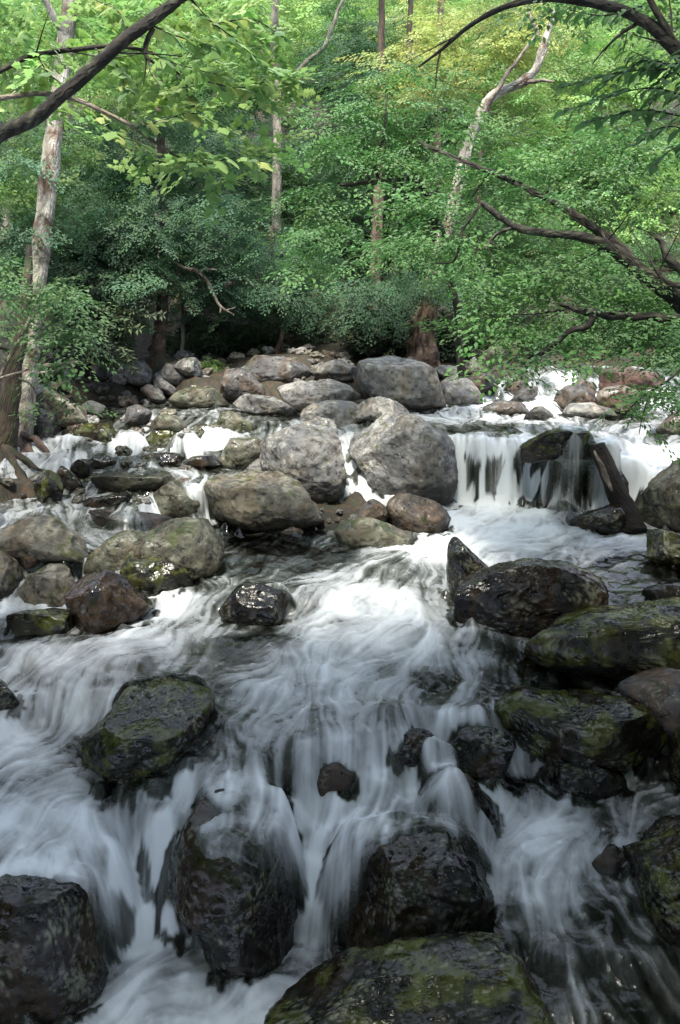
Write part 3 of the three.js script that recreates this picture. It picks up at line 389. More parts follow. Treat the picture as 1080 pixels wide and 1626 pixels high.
// ------------------------------------------------------------------ running water
// how white the water is: [sight line, share of foam]
const FOAM = [[250, 735, .08], [180, 745, .2], [125, 768, .25], [280, 732, .08], [330, 742, .08], [345, 722, .1], [160, 725, .15], [260, 770, .3], [180, 800, .3], [100, 860, .1], [60, 850, .1], [140, 715, .2], [245, 722, .3], [130, 655, .02], [770, 640, .85], [860, 855, .85], [800, 850, 1], [950, 875, .55], [880, 870, .5], [300, 1330, .1], [340, 1370, .15], [370, 1340, .22], [400, 1385, .1], [440, 1340, .3], [360, 1405, .1], [420, 1425, .28], [310, 1290, .3], [380, 1295, .35], [452, 1390, .4], [330, 1400, .15], [580, 1345, .2], [660, 1330, .1], [540, 1392, .2], [700, 1335, .1], [620, 1345, .1], [772, 712, .6], [772, 725, .65], [772, 755, .75], [760, 735, .8], [786, 745, .75], [745, 720, .7], [815, 735, .7], [880, 760, .3], [900, 745, .3], [900, 785, .35], [930, 760, .45], [880, 600, .5], [930, 640, .9], [860, 638, 1], [700, 665, .7], [640, 665, .35], [800, 667, .6], [750, 679, .15], [850, 680, .2], [690, 680, .2], [800, 680, .12], [720, 684, .15], [730, 695, .4], [790, 692, .15], [815, 700, .5], [740, 750, 1], [740, 775, 1.05], [772, 740, .7], [800, 760, 1.1], [800, 780, 1.1], [840, 760, 1], [840, 780, 1.05], [815, 720, .85], [735, 715, .85], [880, 740, .3], [905, 770, .15], [950, 760, .5], [990, 750, .8], [1040, 720, .9], [1000, 688, .4], [1050, 695, .35], [930, 680, .35], [1010, 600, .3], [1000, 665, .2], [960, 668, .3], [1070, 685, .2], [900, 665, .5], [840, 605, .3], [900, 590, .2], [950, 590, .15],
  [790, 812, 1.15], [730, 830, 1.1], [850, 812, 1.12], [950, 795, 1.05], [860, 840, .98], [780, 860, 1.05], [940, 862, .85], [1010, 850, .8], [905, 832, .5], [900, 890, .35], [980, 890, .12], [1000, 920, .15], [1050, 912, .05], [960, 940, .18], [830, 872, .75], [660, 850, .8],
  [670, 870, .95], [710, 850, 1], [600, 880, .35], [530, 880, .1], [430, 870, .02], [480, 900, .15], [400, 905, .08], [340, 930, .35], [270, 950, .8], [520, 920, .6], [600, 950, .75], [640, 912, .28], [690, 930, .4], [560, 960, .8], [480, 965, .45], [500, 985, .8], [650, 980, .85], [700, 1000, .75], [600, 1000, .82], [560, 1040, .75], [660, 1040, .8], [740, 1040, .5], [780, 1015, .35], [700, 1085, .08], [800, 1080, .25], [880, 1080, .04], [760, 1100, .35], [620, 1085, .6], [540, 1080, .8], [480, 1060, .7], [430, 1090, .6], [350, 1030, .1], [420, 1005, .15], [300, 1000, .6], [230, 1010, .8], [180, 1025, .65], [100, 1010, .2], [30, 1010, .1], [20, 960, .85], [60, 962, .75],
  [20, 1060, .5], [90, 1050, .75], [150, 1070, .5], [205, 1075, .22], [60, 1130, .5], [30, 1180, .9], [100, 1155, .6], [70, 1205, .6], [135, 1190, .1], [230, 1120, .1], [280, 1110, .08], [250, 1150, .05], [320, 1120, .1], [20, 1230, .5], [190, 1215, .3], [240, 1210, .35], [100, 1250, .65], [40, 1300, 1], [130, 1290, .9], [180, 1300, .8], [230, 1290, .15], [200, 1268, .1], [330, 1180, .18], [300, 1140, .08], [380, 1170, .35], [450, 1150, .55], [540, 1140, .5], [600, 1160, .3], [500, 1190, .3], [440, 1230, .2], [520, 1245, .2], [600, 1230, .5], [300, 1250, .6], [340, 1238, .6], [400, 1240, .65], [250, 1320, 1], [200, 1370, 1.05], [240, 1420, 1.1], [220, 1400, 1.1], [250, 1370, 1.05], [215, 1450, 1.1], [500, 1400, .85], [160, 1375, .5], [168, 1450, .3], [230, 1500, 1.05], [265, 1450, 1], [330, 1440, .6], [350, 1480, .5], [380, 1330, .16], [330, 1320, .22], [425, 1290, .3], [400, 1470, .2], [440, 1450, .18], [480, 1300, .75], [500, 1350, .75], [492, 1430, .7], [480, 1500, .65], [515, 1268, .85], [560, 1270, .8], [640, 1268, .65], [555, 1325, .3], [640, 1312, .25], [720, 1312, .3], [785, 1345, .6], [800, 1385, .65], [300, 1560, 1], [200, 1590, 1], [100, 1615, .7], [400, 1580, .95], [455, 1555, .6], [350, 1615, 1],
  [680, 1220, .65], [650, 1250, .65], [830, 1240, .4], [880, 1240, .6], [810, 1280, .85], [870, 1310, .95], [920, 1300, .65], [830, 1350, .75], [900, 1350, .6], [965, 1310, .35], [1030, 1280, .4], [850, 1415, .85], [900, 1428, .65], [950, 1440, .25], [800, 1450, .4], [780, 1490, .15], [900, 1500, .16], [1000, 1450, .18], [850, 1545, .1], [900, 1590, .2], [980, 1560, .14], [1030, 1600, .1], [700, 1510, .08], [1080, 1420, .1],
  [215, 695, .75], [200, 720, .65], [95, 700, .65], [90, 725, .6], [300, 700, .7], [290, 720, .4], [335, 690, .75], [350, 735, .3], [150, 770, .5], [130, 790, .6], [220, 770, .4], [270, 745, .45], [225, 790, .5], [80, 805, .45], [50, 803, .4], [110, 815, .5], [150, 857, .6], [310, 790, .75], [330, 822, .6], [340, 845, .3], [400, 852, .04], [110, 832, .3], [108, 905, .4], [60, 925, .25], [82, 920, .12], [82, 900, .1], [118, 935, .5], [45, 935, .4], [245, 950, .85], [150, 655, .02], [200, 655, .04], [260, 653, .25], [340, 655, .35], [235, 890, .3], [450, 655, .05], [-60, 1000, .4], [-60, 1150, .5], [-60, 1280, .9], [1150, 900, .1], [1150, 1060, .05]];
const sightOnWater = (px, py) => { let a = 2, b = 22; const d = ray(px, py); for (let t = 2; t < 22; t += .05) { if (EYE.y + d[1] * t < waterAt(d[0] * t, d[2] * t)) { b = t; a = t - .05; break; } } for (let k = 0; k < 12; k++) { const t = (a + b) / 2; if (EYE.y + d[1] * t < waterAt(d[0] * t, d[2] * t)) b = t; else a = t; } return [d[0] * b, d[2] * b]; };
// which way it runs: [sight line, drift across and down the picture of the survey]
const flowMarks = [[760, 680, 0, 10], [790, 750, 0, 10], [850, 830, -8, 6], [720, 850, -10, 6], [600, 900, -8, 7], [500, 920, -9, 5], [450, 900, -9, 3], [340, 940, -8, 8], [600, 1000, -9, 6], [700, 1000, -10, 5], [500, 1080, -6, 8], [400, 1080, -8, 6], [250, 1020, -10, 4], [100, 1020, -10, 4], [60, 1100, -5, 10], [150, 1080, -8, 7], [200, 1200, -10, 3], [350, 1190, -9, 7], [250, 1280, -8, 8], [450, 1200, -2, 10], [540, 1200, 0, 10], [600, 1250, -6, 8], [700, 1220, 2, 10], [560, 1300, -8, 8], [640, 1310, -4, 8], [760, 1330, 8, 8], [830, 1280, 0, 10], [900, 1300, -6, 5], [850, 1380, -2, 8], [900, 1450, 6, 8], [950, 1550, 5, 10], [800, 1480, 6, 6], [200, 1400, 5, 10], [250, 1480, -5, 10], [330, 1450, -7, 8], [490, 1400, -1, 10], [300, 1580, -9, 5], [450, 1560, -10, 2], [150, 1600, -8, 6], [380, 1320, -6, 8], [150, 780, -6, 6], [220, 720, -2, 8], [310, 790, 2, 10], [90, 910, 0, 10], [980, 760, -2, 10], [1050, 700, -8, 4], [980, 900, -6, 3], [900, 640, -8, 6], [770, 640, -6, 6], [950, 600, -8, 3], [650, 670, 8, 1], [420, 870, -6, 4], [300, 700, 0, 10], [60, 960, 8, 4], [250, 950, 6, 6]].map(([px, py, dx, dy]) => { const p = sightOnWater(px, py), L = waterAt(...p), q = on(px + dx, py + dy, L), u = q.x - p[0], v = q.z - p[1], l = Math.hypot(u, v) || 1; return [p[0], p[1], u / l, v / l]; });
// thin films running over stones: [sight line, height, reach]
const films = [[375, 1262, -.52, .34], [430, 1340, -.8, .3], [400, 1420, -1.0, .26], [350, 1440, -1.1, .2], [600, 1325, -.72, .4], [700, 1312, -.72, .4], [550, 1380, -.9, .26], [765, 1345, -.85, .2], [230, 1105, -.3, .26], [300, 1110, -.32, .2], [135, 1390, -.75, .26], [150, 1450, -1.0, .18], [905, 775, .3, .32], [955, 770, .35, .3], [455, 950, -.08, .2], [230, 770, .45, .3], [200, 822, .3, .25], [310, 790, .35, .22], [700, 1225, -.6, .2]].map(([px, py, L, r]) => { const p = on(px, py, L); return [p.x, p.z, r]; });
{
  const foam = new Float32Array(MN * MN), vx = new Float32Array(MN * MN), vz = new Float32Array(MN * MN), soft = blurMap(Float32Array.from(level), 9), cell = (MX1 - MX0) / (MN - 1);
  const thin = new Float32Array(MN * MN), crest = Float32Array.from(topMap, (v, k) => Math.max(v, level[k] - .15)); for (const s of [1, MN]) { const c = Float32Array.from(crest); for (let k = 2 * s; k < crest.length - 2 * s; k++) crest[k] = Math.max(c[k], c[k - s], c[k + s], c[k - 2 * s], c[k + 2 * s]); } blurMap(crest, 2);
  for (let j = 0; j < MN; j++) for (let i = 0; i < MN; i++) { // films over stone
    const k = j * MN + i, x = MX0 + (MX1 - MX0) * i / (MN - 1), z = MZ0 + (MZ1 - MZ0) * j / (MN - 1); let f = 0; thin[k] = 1;
    for (const [fx, fz, r] of films) f = Math.max(f, 1 - Math.hypot(x - fx, z - fz) / r);
    f += .12 * n3(x * 4, 2, z * 4);
    if (f > 0 && crest[k] > level[k] + .04) thin[k] = smooth(.02, .5, f); // a film frays out toward its edges
    if (f > 0 && crest[k] > level[k] - .1) level[k] = mix(level[k], Math.max(level[k], crest[k] + .015), smooth(.02, .25, f));
  }
  blurMap(level, 1);
  const foamMarks = FOAM.map(([px, py, f]) => [...sightOnWater(px, py), f]);
  for (let j = 0; j < MN; j++) for (let i = 0; i < MN; i++) {
    const k = j * MN + i, x = MX0 + (MX1 - MX0) * i / (MN - 1), z = MZ0 + (MZ1 - MZ0) * j / (MN - 1);
    foam[k] = shepard(foamMarks, x, z, 2, 1.7) * mix(.3, 1, thin[k]);
    let a = 0, b = 0; for (const m of flowMarks) { const w = ((m[0] - x) ** 2 + (m[1] - z) ** 2 + .02) ** -1.6; a += w * m[2]; b += w * m[3]; }
    const l = Math.hypot(a, b) || 1, i0 = Math.max(1, Math.min(MN - 2, i)), j0 = Math.max(1, Math.min(MN - 2, j)), q = j0 * MN + i0;
    let gx = -(soft[q + 1] - soft[q - 1]) / (2 * cell), gz = -(soft[q + MN] - soft[q - MN]) / (2 * cell);
    const steep = smooth(.3, .9, Math.hypot(gx, gz)), turn = (1 - .8 * steep) * (.75 * n3(x * .9, 21, z * .9) + .6 * n3b(x * 2.1, 22, z * 2.1) + .3 * n3(x * 5, 23, z * 5)), ca = Math.cos(turn), sa = Math.sin(turn); a /= l; b /= l;
    foam[k] += steep * (.26 + .17 * n3(x * 4.5, 31, z * .6) + .14 * n3b(x * 11, 32, z)) * thin[k];
    [a, b] = [a * ca - b * sa + 1.6 * steep * gx, a * sa + b * ca + 1.6 * steep * gz]; const m = Math.hypot(a, b) || 1; vx[k] = a / m; vz[k] = b / m;
  }
  // streaks drawn out along the current
  const TN = 2048, grain = new Float32Array(TN * TN), lines = new Float32Array(TN * TN), c1 = periodic(401, 340), c2 = periodic(433, 900), c3 = periodic(467, 120);
  for (let j = 0; j < TN; j++) for (let i = 0; i < TN; i++) grain[j * TN + i] = .5 * c1(i / TN, j / TN) + .36 * c2(i / TN, j / TN) + .16 * c3(i / TN, j / TN);
  const tx = TN / (MX1 - MX0), tz = TN / (MZ1 - MZ0), step = .015;
  let sum = 0, sq = 0;
  for (let j = 0; j < TN; j++) for (let i = 0; i < TN; i++) {
    let s = grain[j * TN + i], w = 1;
    const reach = 8 + 18 * c3(j / TN * 3, i / TN * 3); for (const dir of [1, -1]) { let u = i, v = j; for (let k = 1; k <= reach; k++) { const q = Math.min(MN - 1, (v * MN / TN) | 0) * MN + Math.min(MN - 1, (u * MN / TN) | 0); u += dir * vx[q] * step * tx; v += dir * vz[q] * step * tz; if (u < 0 || v < 0 || u >= TN || v >= TN) break; s += grain[(v | 0) * TN + (u | 0)]; w++; } }
    const a = s / w; lines[j * TN + i] = a; sum += a; sq += a * a;
  }
  const mean = sum / (TN * TN), sd = Math.sqrt(sq / (TN * TN) - mean * mean);
  for (let k = 0; k < lines.length; k++) lines[k] = (lines[k] - mean) / sd;
  const white = new Float32Array(TN * TN);
  for (let j = 0; j < TN; j++) for (let i = 0; i < TN; i++) {
    const k = j * TN + i, x = MX0 + (MX1 - MX0) * (i + .5) / TN, z = MZ0 + (MZ1 - MZ0) * (j + .5) / TN;
    const e = clamp(sample(foam, x, z) + .13 * n3(x * 2.2, 8, z * 2.2) + .07 * n3b(x * 6, 8, z * 6), 0, 1.15);
    const f = clamp(e * .95 + lines[k] * (.04 + .2 * Math.max(0, e * (1.1 - e)))); white[k] = clamp(f * mix(f, 1, .25) * (1.15 - .15 * f)) * .98;
  }
  const map = texture(TN, (u, v, o, i, j) => { const f = white[j * TN + i], k = smooth(0, .3, f); o[0] = mix(150, 229, k); o[1] = mix(158, 233, k); o[2] = mix(146, 235, k); }, true);
  const clear = texture(TN, (u, v, o, i, j) => { const f = white[j * TN + i]; o[0] = 255 * (1 - .97 * f); o[1] = 255 * mix(.1, .75, f); o[2] = 0; });
  const relief = texture(TN, (u, v, o, i, j) => { o[0] = o[1] = o[2] = 128 + 36 * lines[j * TN + i]; });
  for (const t of [map, clear, relief]) t.wrapS = t.wrapT = THREE.ClampToEdgeWrapping;
  const streak = (x, z) => sample(lines, x, z, TN);
  const g = sheet(-2.7, -19.8, .0042, z => .5 * -z + 1.4, (x, z) => { const L = waterAt(x, z), f = sample(foam, x, z); return L + .018 * n3(x * 2.4, 1, z * 3.2) + .008 * n3(x * 6, 4, z * 9) + (.003 + .005 * clamp(f)) * clamp(streak(x, z), -2, 2); });
  const p = g.attributes.position, uv = new Float32Array(p.count * 2);
  for (let i = 0; i < p.count; i++) { uv[i * 2] = (p.getX(i) - MX0) / (MX1 - MX0); uv[i * 2 + 1] = (p.getZ(i) - MZ0) / (MZ1 - MZ0); }
  g.setAttribute('uv', new THREE.BufferAttribute(uv, 2)); g.computeVertexNormals();
  structure(new THREE.Mesh(g, new THREE.MeshPhysicalMaterial({ map, transmission: 1, transmissionMap: clear, roughness: 1, roughnessMap: clear, bumpMap: relief, bumpScale: .009, ior: 1.33, thickness: 0, side: THREE.DoubleSide })), 'stream_water', 'clear mountain stream breaking into white rapids and small falls');
}

// ------------------------------------------------------------------ bark, trunks, limbs
const barkBump = (() => { const a = octaves(501, 6, 5), b = periodic(533, 48), c = octaves(551, 20, 3); return texture(512, (u, v, o) => { const w = a(u, v) * .12; o[0] = o[1] = o[2] = 255 * clamp(.55 * b(u + w, v * .12 + w) + .3 * c(u, v) + .25 * a(u, v)); }); })();
const barkMap = (() => { const a = octaves(561, 8, 5), b = octaves(577, 30, 3); return texture(512, (u, v, o) => { const k = 120 + 150 * (a(u, v) - .2) + 60 * (b(u, v) - .5); o[0] = k * 1.02; o[1] = k; o[2] = k * .97; }, true); })();
const BARK = new THREE.MeshStandardMaterial({ vertexColors: true, map: barkMap, bumpMap: barkBump, bumpScale: .03, roughness: .92 });
const barkTone = {
  sycamore: (x, y, z) => { const k = fbm(x * 3, y * 1.3, z * 3, 3), q = n3b(x * 7, y * 2.6, z * 7); return k + .35 * q > .27 ? [.3, .2, .145] : k - .3 * q > -.16 ? [.74, .71, .64] : [.52, .48, .4]; },
  hollow: (x, y, z) => { const h = smooth(2.6, 3.6, y + .9 * fbm(x * 2, y * 1.2, z * 2, 3)), w = n3(x * 8, y * .9, z * 8) + .5 * n3b(x * 19, y * 2, z * 19), a = w < -.25 ? [.035, .022, .018] : w > .35 ? [.36, .26, .2] : [.22, .14, .1], b = barkTone.sycamore(x, y, z); return a.map((v, i) => mix(v, b[i], h > .5 ? 1 : 0)); },
  brown: (x, y, z) => { const k = 1 + .5 * n3(x * 9, y * 2, z * 9); return [.2 * k, .135 * k, .1 * k]; },
  grey: (x, y, z) => { const k = 1 + .4 * n3(x * 8, y * 3, z * 8); return [.46 * k, .42 * k, .36 * k]; },
  mossy: (x, y, z) => fbm(x * 4, y * 3, z * 4, 3) > .08 ? [.075, .085, .035] : [.12, .09, .065],
  limb: (x, y, z) => { const k = n3(x * 22, y * 22, z * 22) + .5 * n3b(x * 60, y * 60, z * 60); return k > .45 ? [.14, .155, .105] : k < -.3 ? [.028, .023, .018] : [.055, .046, .034]; },
  log: (x, y, z) => { const k = 1 + .5 * n3(x * 5, y * 2, z * 5); return [.055 * k, .04 * k, .03 * k]; },
  dead: (x, y, z) => { const k = 1 + .3 * n3(x * 6, y * 6, z * 6); return [.42 * k, .36 * k, .3 * k]; },
};
function tube(points, radii, tone, o = {}) { // radii run along the points; flutes make buttressed feet
  const { radial = 10, per = 0.16, lump = .12, flutes = 0, uvs = 1 } = o, curve = new THREE.CatmullRomCurve3(points, false, 'centripetal'), len = curve.getLength(), n = Math.max(4, Math.min(90, Math.ceil(len / per)));
  const fr = curve.computeFrenetFrames(n, false), pos = [], uv = [], col = [], idx = [], f = barkTone[tone];
  for (let i = 0; i <= n; i++) {
    const t = i / n, p = curve.getPoint(t), k0 = t * (radii.length - 1), r0 = radii[Math.min(radii.length - 1, Math.round(k0))] * (radii[0] > .08 ? .14 : .6) * Math.min(1, i, n - i); p.x += r0 * n3(p.x * 3.1, p.y * 3.1, 5); p.y += r0 * n3(p.x * 3.1, p.y * 3.1, 15); const k = t * (radii.length - 1), a = Math.min(radii.length - 2, k | 0), r = mix(radii[a], radii[a + 1], k - a);
    for (let j = 0; j <= radial; j++) {
      const th = j / radial * 2 * Math.PI, c = Math.cos(th), s = Math.sin(th), dx = fr.normals[i].x * c + fr.binormals[i].x * s, dy = fr.normals[i].y * c + fr.binormals[i].y * s, dz = fr.normals[i].z * c + fr.binormals[i].z * s;
      const rr = r * (1 + lump * n3((p.x + dx * .3) * 2.4 / Math.max(.3, r * 6), p.y * 1.6, (p.z + dz * .3) * 2.4 / Math.max(.3, r * 6)) + flutes * Math.max(0, 1 - t * 2.5) * Math.sin(th * 5 + p.y));
      const x = p.x + dx * rr, y = p.y + dy * rr, z = p.z + dz * rr; pos.push(x, y, z); uv.push(j / radial * 6.283 * r * 1.4 * uvs, t * len * .9 * uvs); col.push(...f(x, y, z));
    }
  }
  for (let i = 0; i < n; i++) for (let j = 0; j < radial; j++) { const a = i * (radial + 1) + j, b = a + radial + 1; idx.push(a, a + 1, b, b, a + 1, b + 1); }
  for (const [e, s] of [[0, 1], [n, -1]]) { const c = pos.length / 3, p = curve.getPoint(e / n); pos.push(p.x, p.y, p.z); uv.push(0, 0); col.push(...f(p.x + 3, p.y, p.z)); for (let j = 0; j < radial; j++) { const a = e * (radial + 1) + j; s > 0 ? idx.push(c, a + 1, a) : idx.push(c, a, a + 1); } }
  const g = new THREE.BufferGeometry(); g.setAttribute('position', new THREE.Float32BufferAttribute(pos, 3)); g.setAttribute('uv', new THREE.Float32BufferAttribute(uv, 2)); g.setAttribute('color', new THREE.Float32BufferAttribute(col, 3)); g.setIndex(idx); g.computeVertexNormals(); return g;
}
// a trunk or limb from surveyed points [px, py, distance, half width in px]
function survey(list) { return { pts: list.map(([px, py, t]) => at(px, py, t)), rad: list.map(([, , t, r]) => r * t / FOCAL) }; }
const stick = (list, tone, o) => { const s = survey(list); return tube(s.pts, s.rad, tone, o); };

// ------------------------------------------------------------------ leaves
function leafMaterial(r, g, b, through = .42) { return new THREE.MeshPhysicalMaterial({ color: new THREE.Color().setRGB(r, g, b), roughness: .92, transmission: through, thickness: 0, specularIntensity: .5, clearcoat: .07, clearcoatRoughness: .4, side: THREE.DoubleSide }); }
const LEAF = { fresh: leafMaterial(.23, .38, .11, .5), mid: leafMaterial(.08, .17, .055), cool: leafMaterial(.07, .15, .07), rhodo: leafMaterial(.075, .11, .06, .15), gold: leafMaterial(.36, .43, .13, .5), beech: leafMaterial(.09, .21, .055, .46) };
function leafShape(kind, L) { // flat list of triangles in the leaf's own axes: stalk at the origin, tip along +z, face up
  const tri = [];
  if (kind === 'maple') { // five lobes about the leaf stalk
    const rim = [[0, .06], [.22, -.02], [.5, .12], [.36, .3], [.62, .52], [.34, .55], [.28, .68], [0, 1.02]], c = [0, .38], pts = [...rim, ...rim.slice(1, -1).reverse().map(([x, z]) => [-x, z])];
    for (let i = 0; i < pts.length; i++) { const a = pts[i], b = pts[(i + 1) % pts.length], y = p => -.16 * Math.abs(p[0]) - .12 * p[1] * p[1]; tri.push([c[0], 0, c[1]], [a[0], y(a), a[1]], [b[0], y(b), b[1]]); }
  } else if (kind === 'ovate') {
    const w = .27, P = [[0, 0, 0], [w * .8, .07, .25], [w, .07, .5], [w * .55, .01, .78], [0, -.14, 1]], Q = P.map(p => [-p[0], p[1], p[2]]), m = [0, .0, .5];
    for (let i = 0; i < 4; i++) { tri.push(m, P[i + 1], P[i]); tri.push(m, Q[i], Q[i + 1]); }
  } else { const w = kind === 'long' ? .15 : .29, b = [0, 0, 0], l = [w, .06, .48], r = [-w, .06, .48], t = [0, -.12, 1]; tri.push(b, t, l, b, r, t); }
  return tri.map(p => p.map(v => v * L));
}
const M4 = new THREE.Matrix4(), Q4 = new THREE.Quaternion(), E4 = new THREE.Euler(), V4 = new THREE.Vector3(), S4 = new THREE.Vector3();
function spray(kind, rnd, { count = 26, length = .5, leaf = .085, wild = .5, fan = 1.0 } = {}) { // a leafy twig along +z
  const pos = [];
  for (let i = 0; i < count; i++) {
    const side = i % 2 ? 1 : -1, s = (i + rnd() * .8) / count, L = leaf * mix(.7, 1.15, rnd()) * (1 - .25 * s), tri = leafShape(kind, L), whorl = kind === 'long';
    E4.set((rnd() - .5) * wild + .12, whorl ? rnd() * 6.28 : side * mix(fan * 1.05, fan * .35, s) + (rnd() - .5) * .7, (rnd() - .5) * wild * 1.4, 'YXZ'); Q4.setFromEuler(E4);
    const wing = (rnd() - .2) * .3 * length * (1 - s * .6) * side;
    V4.set(wing, (rnd() - .5) * .1 * length - .12 * length * s * s, s * length);
    M4.compose(V4, Q4, S4.set(1, 1, 1));
    for (const p of tri) { V4.set(...p).applyMatrix4(M4); pos.push(V4.x, V4.y, V4.z); }
  }
  const g = new THREE.BufferGeometry(); g.setAttribute('position', new THREE.Float32BufferAttribute(pos, 3)); g.computeVertexNormals(); return g;
}
const srnd = lcg(4242), SPRAY = {
  broad: [0, 1, 2].map(() => spray('plain', srnd, { count: 34, length: .62, leaf: .1 })),
  fine: [0, 1, 2].map(() => spray('plain', srnd, { count: 52, length: .6, leaf: .062, wild: .35 })),
  near: [0, 1, 2].map(() => spray('ovate', srnd, { count: 22, length: .5, leaf: .075 })),
  maple: [0, 1, 2].map(() => spray('maple', srnd, { count: 14, length: .5, leaf: .11, wild: .7 })),
  rhodo: [0, 1, 2].map(() => spray('long', srnd, { count: 26, length: .3, leaf: .15, wild: .9 })),
};
const GN = rnd => (rnd() + rnd() + rnd() + rnd() - 2) * .85;
// With o.world the masses are [x, y, z, half height, half width, half depth, clumps, twigs].
// Leaf masses: [px, py, half width, half height in px, distance, half depth, clumps, twigs in a clump]
function foliage(parent, name, blobs, kind, material, o = {}) {
  const { seed = 1, size = 1, spread = .5, tilt = .55, flatness = .4, droop = .25 } = o, rnd = lcg(seed * 31 + 7), list = [], tint = [], col = new THREE.Color();
  for (const [px, py, rx, ry, t, dt, clumps, per] of blobs) for (let c = 0; c < clumps; c++) {
    let u, v, w; do { u = rnd() * 2 - 1; v = rnd() * 2 - 1; w = rnd() * 2 - 1; } while (u * u + v * v + w * w > 1);
    const centre = o.world ? new THREE.Vector3(px + u * t, py + v * ry, rx + w * dt) : at(px + u * rx, py + v * ry, t + w * dt), yaw0 = rnd() * 6.283, tone = mix(.72, 1.3, rnd());
    for (let k = 0; k < per; k++) {
      E4.set(droop + GN(rnd) * tilt, yaw0 + GN(rnd) * 1.6, GN(rnd) * tilt, 'YXZ'); Q4.setFromEuler(E4);
      const s = size * mix(.7, 1.25, rnd());
      V4.set(centre.x + GN(rnd) * spread, centre.y + GN(rnd) * spread * flatness, centre.z + GN(rnd) * spread);
      list.push(new THREE.Matrix4().compose(V4, Q4, S4.set(s, s, s))); const q = tone * mix(.82, 1.18, rnd()), warm = mix(.85, 1.2, rnd()); tint.push([q * warm, q, q * mix(.8, 1.2, rnd())]);
    }
  }
  const m = new THREE.InstancedMesh(SPRAY[kind][seed % 3], material, list.length); list.forEach((x, k) => { m.setMatrixAt(k, x); m.setColorAt(k, col.setRGB(...tint[k])); });
  part(m, name, parent); m.userData.kind = 'stuff';
}
function plant(name, label, category, group) { const g = new THREE.Group(); return thing(g, name, label, category, group); }

// short side twigs along a limb
function twigs(parent, list, count, rnd, long = .45) {
  const s = survey(list), c = new THREE.CatmullRomCurve3(s.pts, false, 'centripetal');
  for (let i = 0; i < count; i++) {
    const t = mix(.12, .98, rnd()), p = c.getPoint(t), d = c.getTangent(t), l = long * mix(.4, 1.3, rnd()), a = new THREE.Vector3(rnd() - .5, (rnd() - .5) * .7, rnd() - .5).normalize().addScaledVector(d, 1).normalize(), b = new THREE.Vector3(rnd() - .5, rnd() - .5, rnd() - .5).multiplyScalar(.6).add(a).normalize();
    const q = p.clone().addScaledVector(a, l * .5), e = q.clone().addScaledVector(b, l * .5), r = s.rad[Math.min(s.rad.length - 1, Math.round(t * (s.rad.length - 1)))];
    part(new THREE.Mesh(tube([p, q, e], [Math.min(.009, r * .4), Math.min(.006, r * .25), .0015], 'limb', { radial: 5, per: .1 }), BARK), 'twig', parent);
  }
}

// ------------------------------------------------------------------ trees of the far bank and the wood behind
function tree(label, trunk, tone, crowns, o = {}) {
  const g = plant(o.name || 'tree', label, 'tree', o.group);
  part(new THREE.Mesh(stick(trunk, tone, { radial: o.radial || 12, flutes: o.flutes || 0, lump: o.lump || .1 }), BARK), 'trunk', g);
  for (const l of o.limbs || []) part(new THREE.Mesh(stick(l, o.limbTone || tone, { radial: 7 }), BARK), 'limb', g);
  for (const r of o.roots || []) part(new THREE.Mesh(stick(r, o.rootTone || 'brown', { radial: 7, lump: .3 }), BARK), 'root', g);
  crowns.forEach(([blobs, kind, material, oo], i) => { // fine leaved crowns lie in level plates with gaps between
    const plates = kind === 'fine'; foliage(g, 'crown', plates ? blobs.map(b => [...b.slice(0, 6), Math.ceil(b[6] * .55), Math.ceil(b[7] * 1.8)]) : blobs, kind, LEAF[material], { seed: used.size * 17 + i * 5 + 3, ...(plates ? { spread: .8, tilt: .28, droop: .3 } : {}), ...oo, ...(plates ? { flatness: .12 } : {}) });
  });
  return g;
}
tree('tall leaning sycamore with white mottled bark on the left bank', [[32, 715, 11.9, 20], [40, 650, 11.9, 15], [48, 555, 11.9, 14], [54, 489, 11.9, 14], [63, 410, 12, 14.5], [75, 300, 12.1, 14.5], [88, 200, 12.2, 14], [100, 100, 12.3, 13], [112, 0, 12.4, 12], [128, -160, 12.6, 11], [140, -330, 13, 6]], 'sycamore',
  [[[[60, 80, 110, 90, 14.4, 1.4, 26, 9], [190, 40, 80, 60, 13.6, 1.2, 16, 9], [40, 260, 90, 80, 14.2, 1.2, 18, 8], [130, -230, 260, 60, 12.5, 2, 16, 9]], 'broad', 'fresh', {}]],
  { name: 'sycamore_tree', flutes: .12, limbs: [[[92, 180, 12.2, 6], [130, 130, 12.4, 4], [170, 70, 12.7, 2]], [[106, 60, 12.3, 7], [60, -20, 12.2, 5], [0, -100, 12, 3]]],
    roots: [[[36, 690, 11.8, 8], [60, 700, 11.6, 6], [78, 722, 11.4, 4], [92, 735, 11.3, 2]], [[38, 695, 11.8, 7], [50, 720, 11.4, 5], [66, 735, 11.2, 4], [62, 755, 11, 2]], [[30, 700, 11.7, 8], [40, 730, 11.3, 6], [56, 750, 11, 5], [60, 775, 10.8, 3]]] });
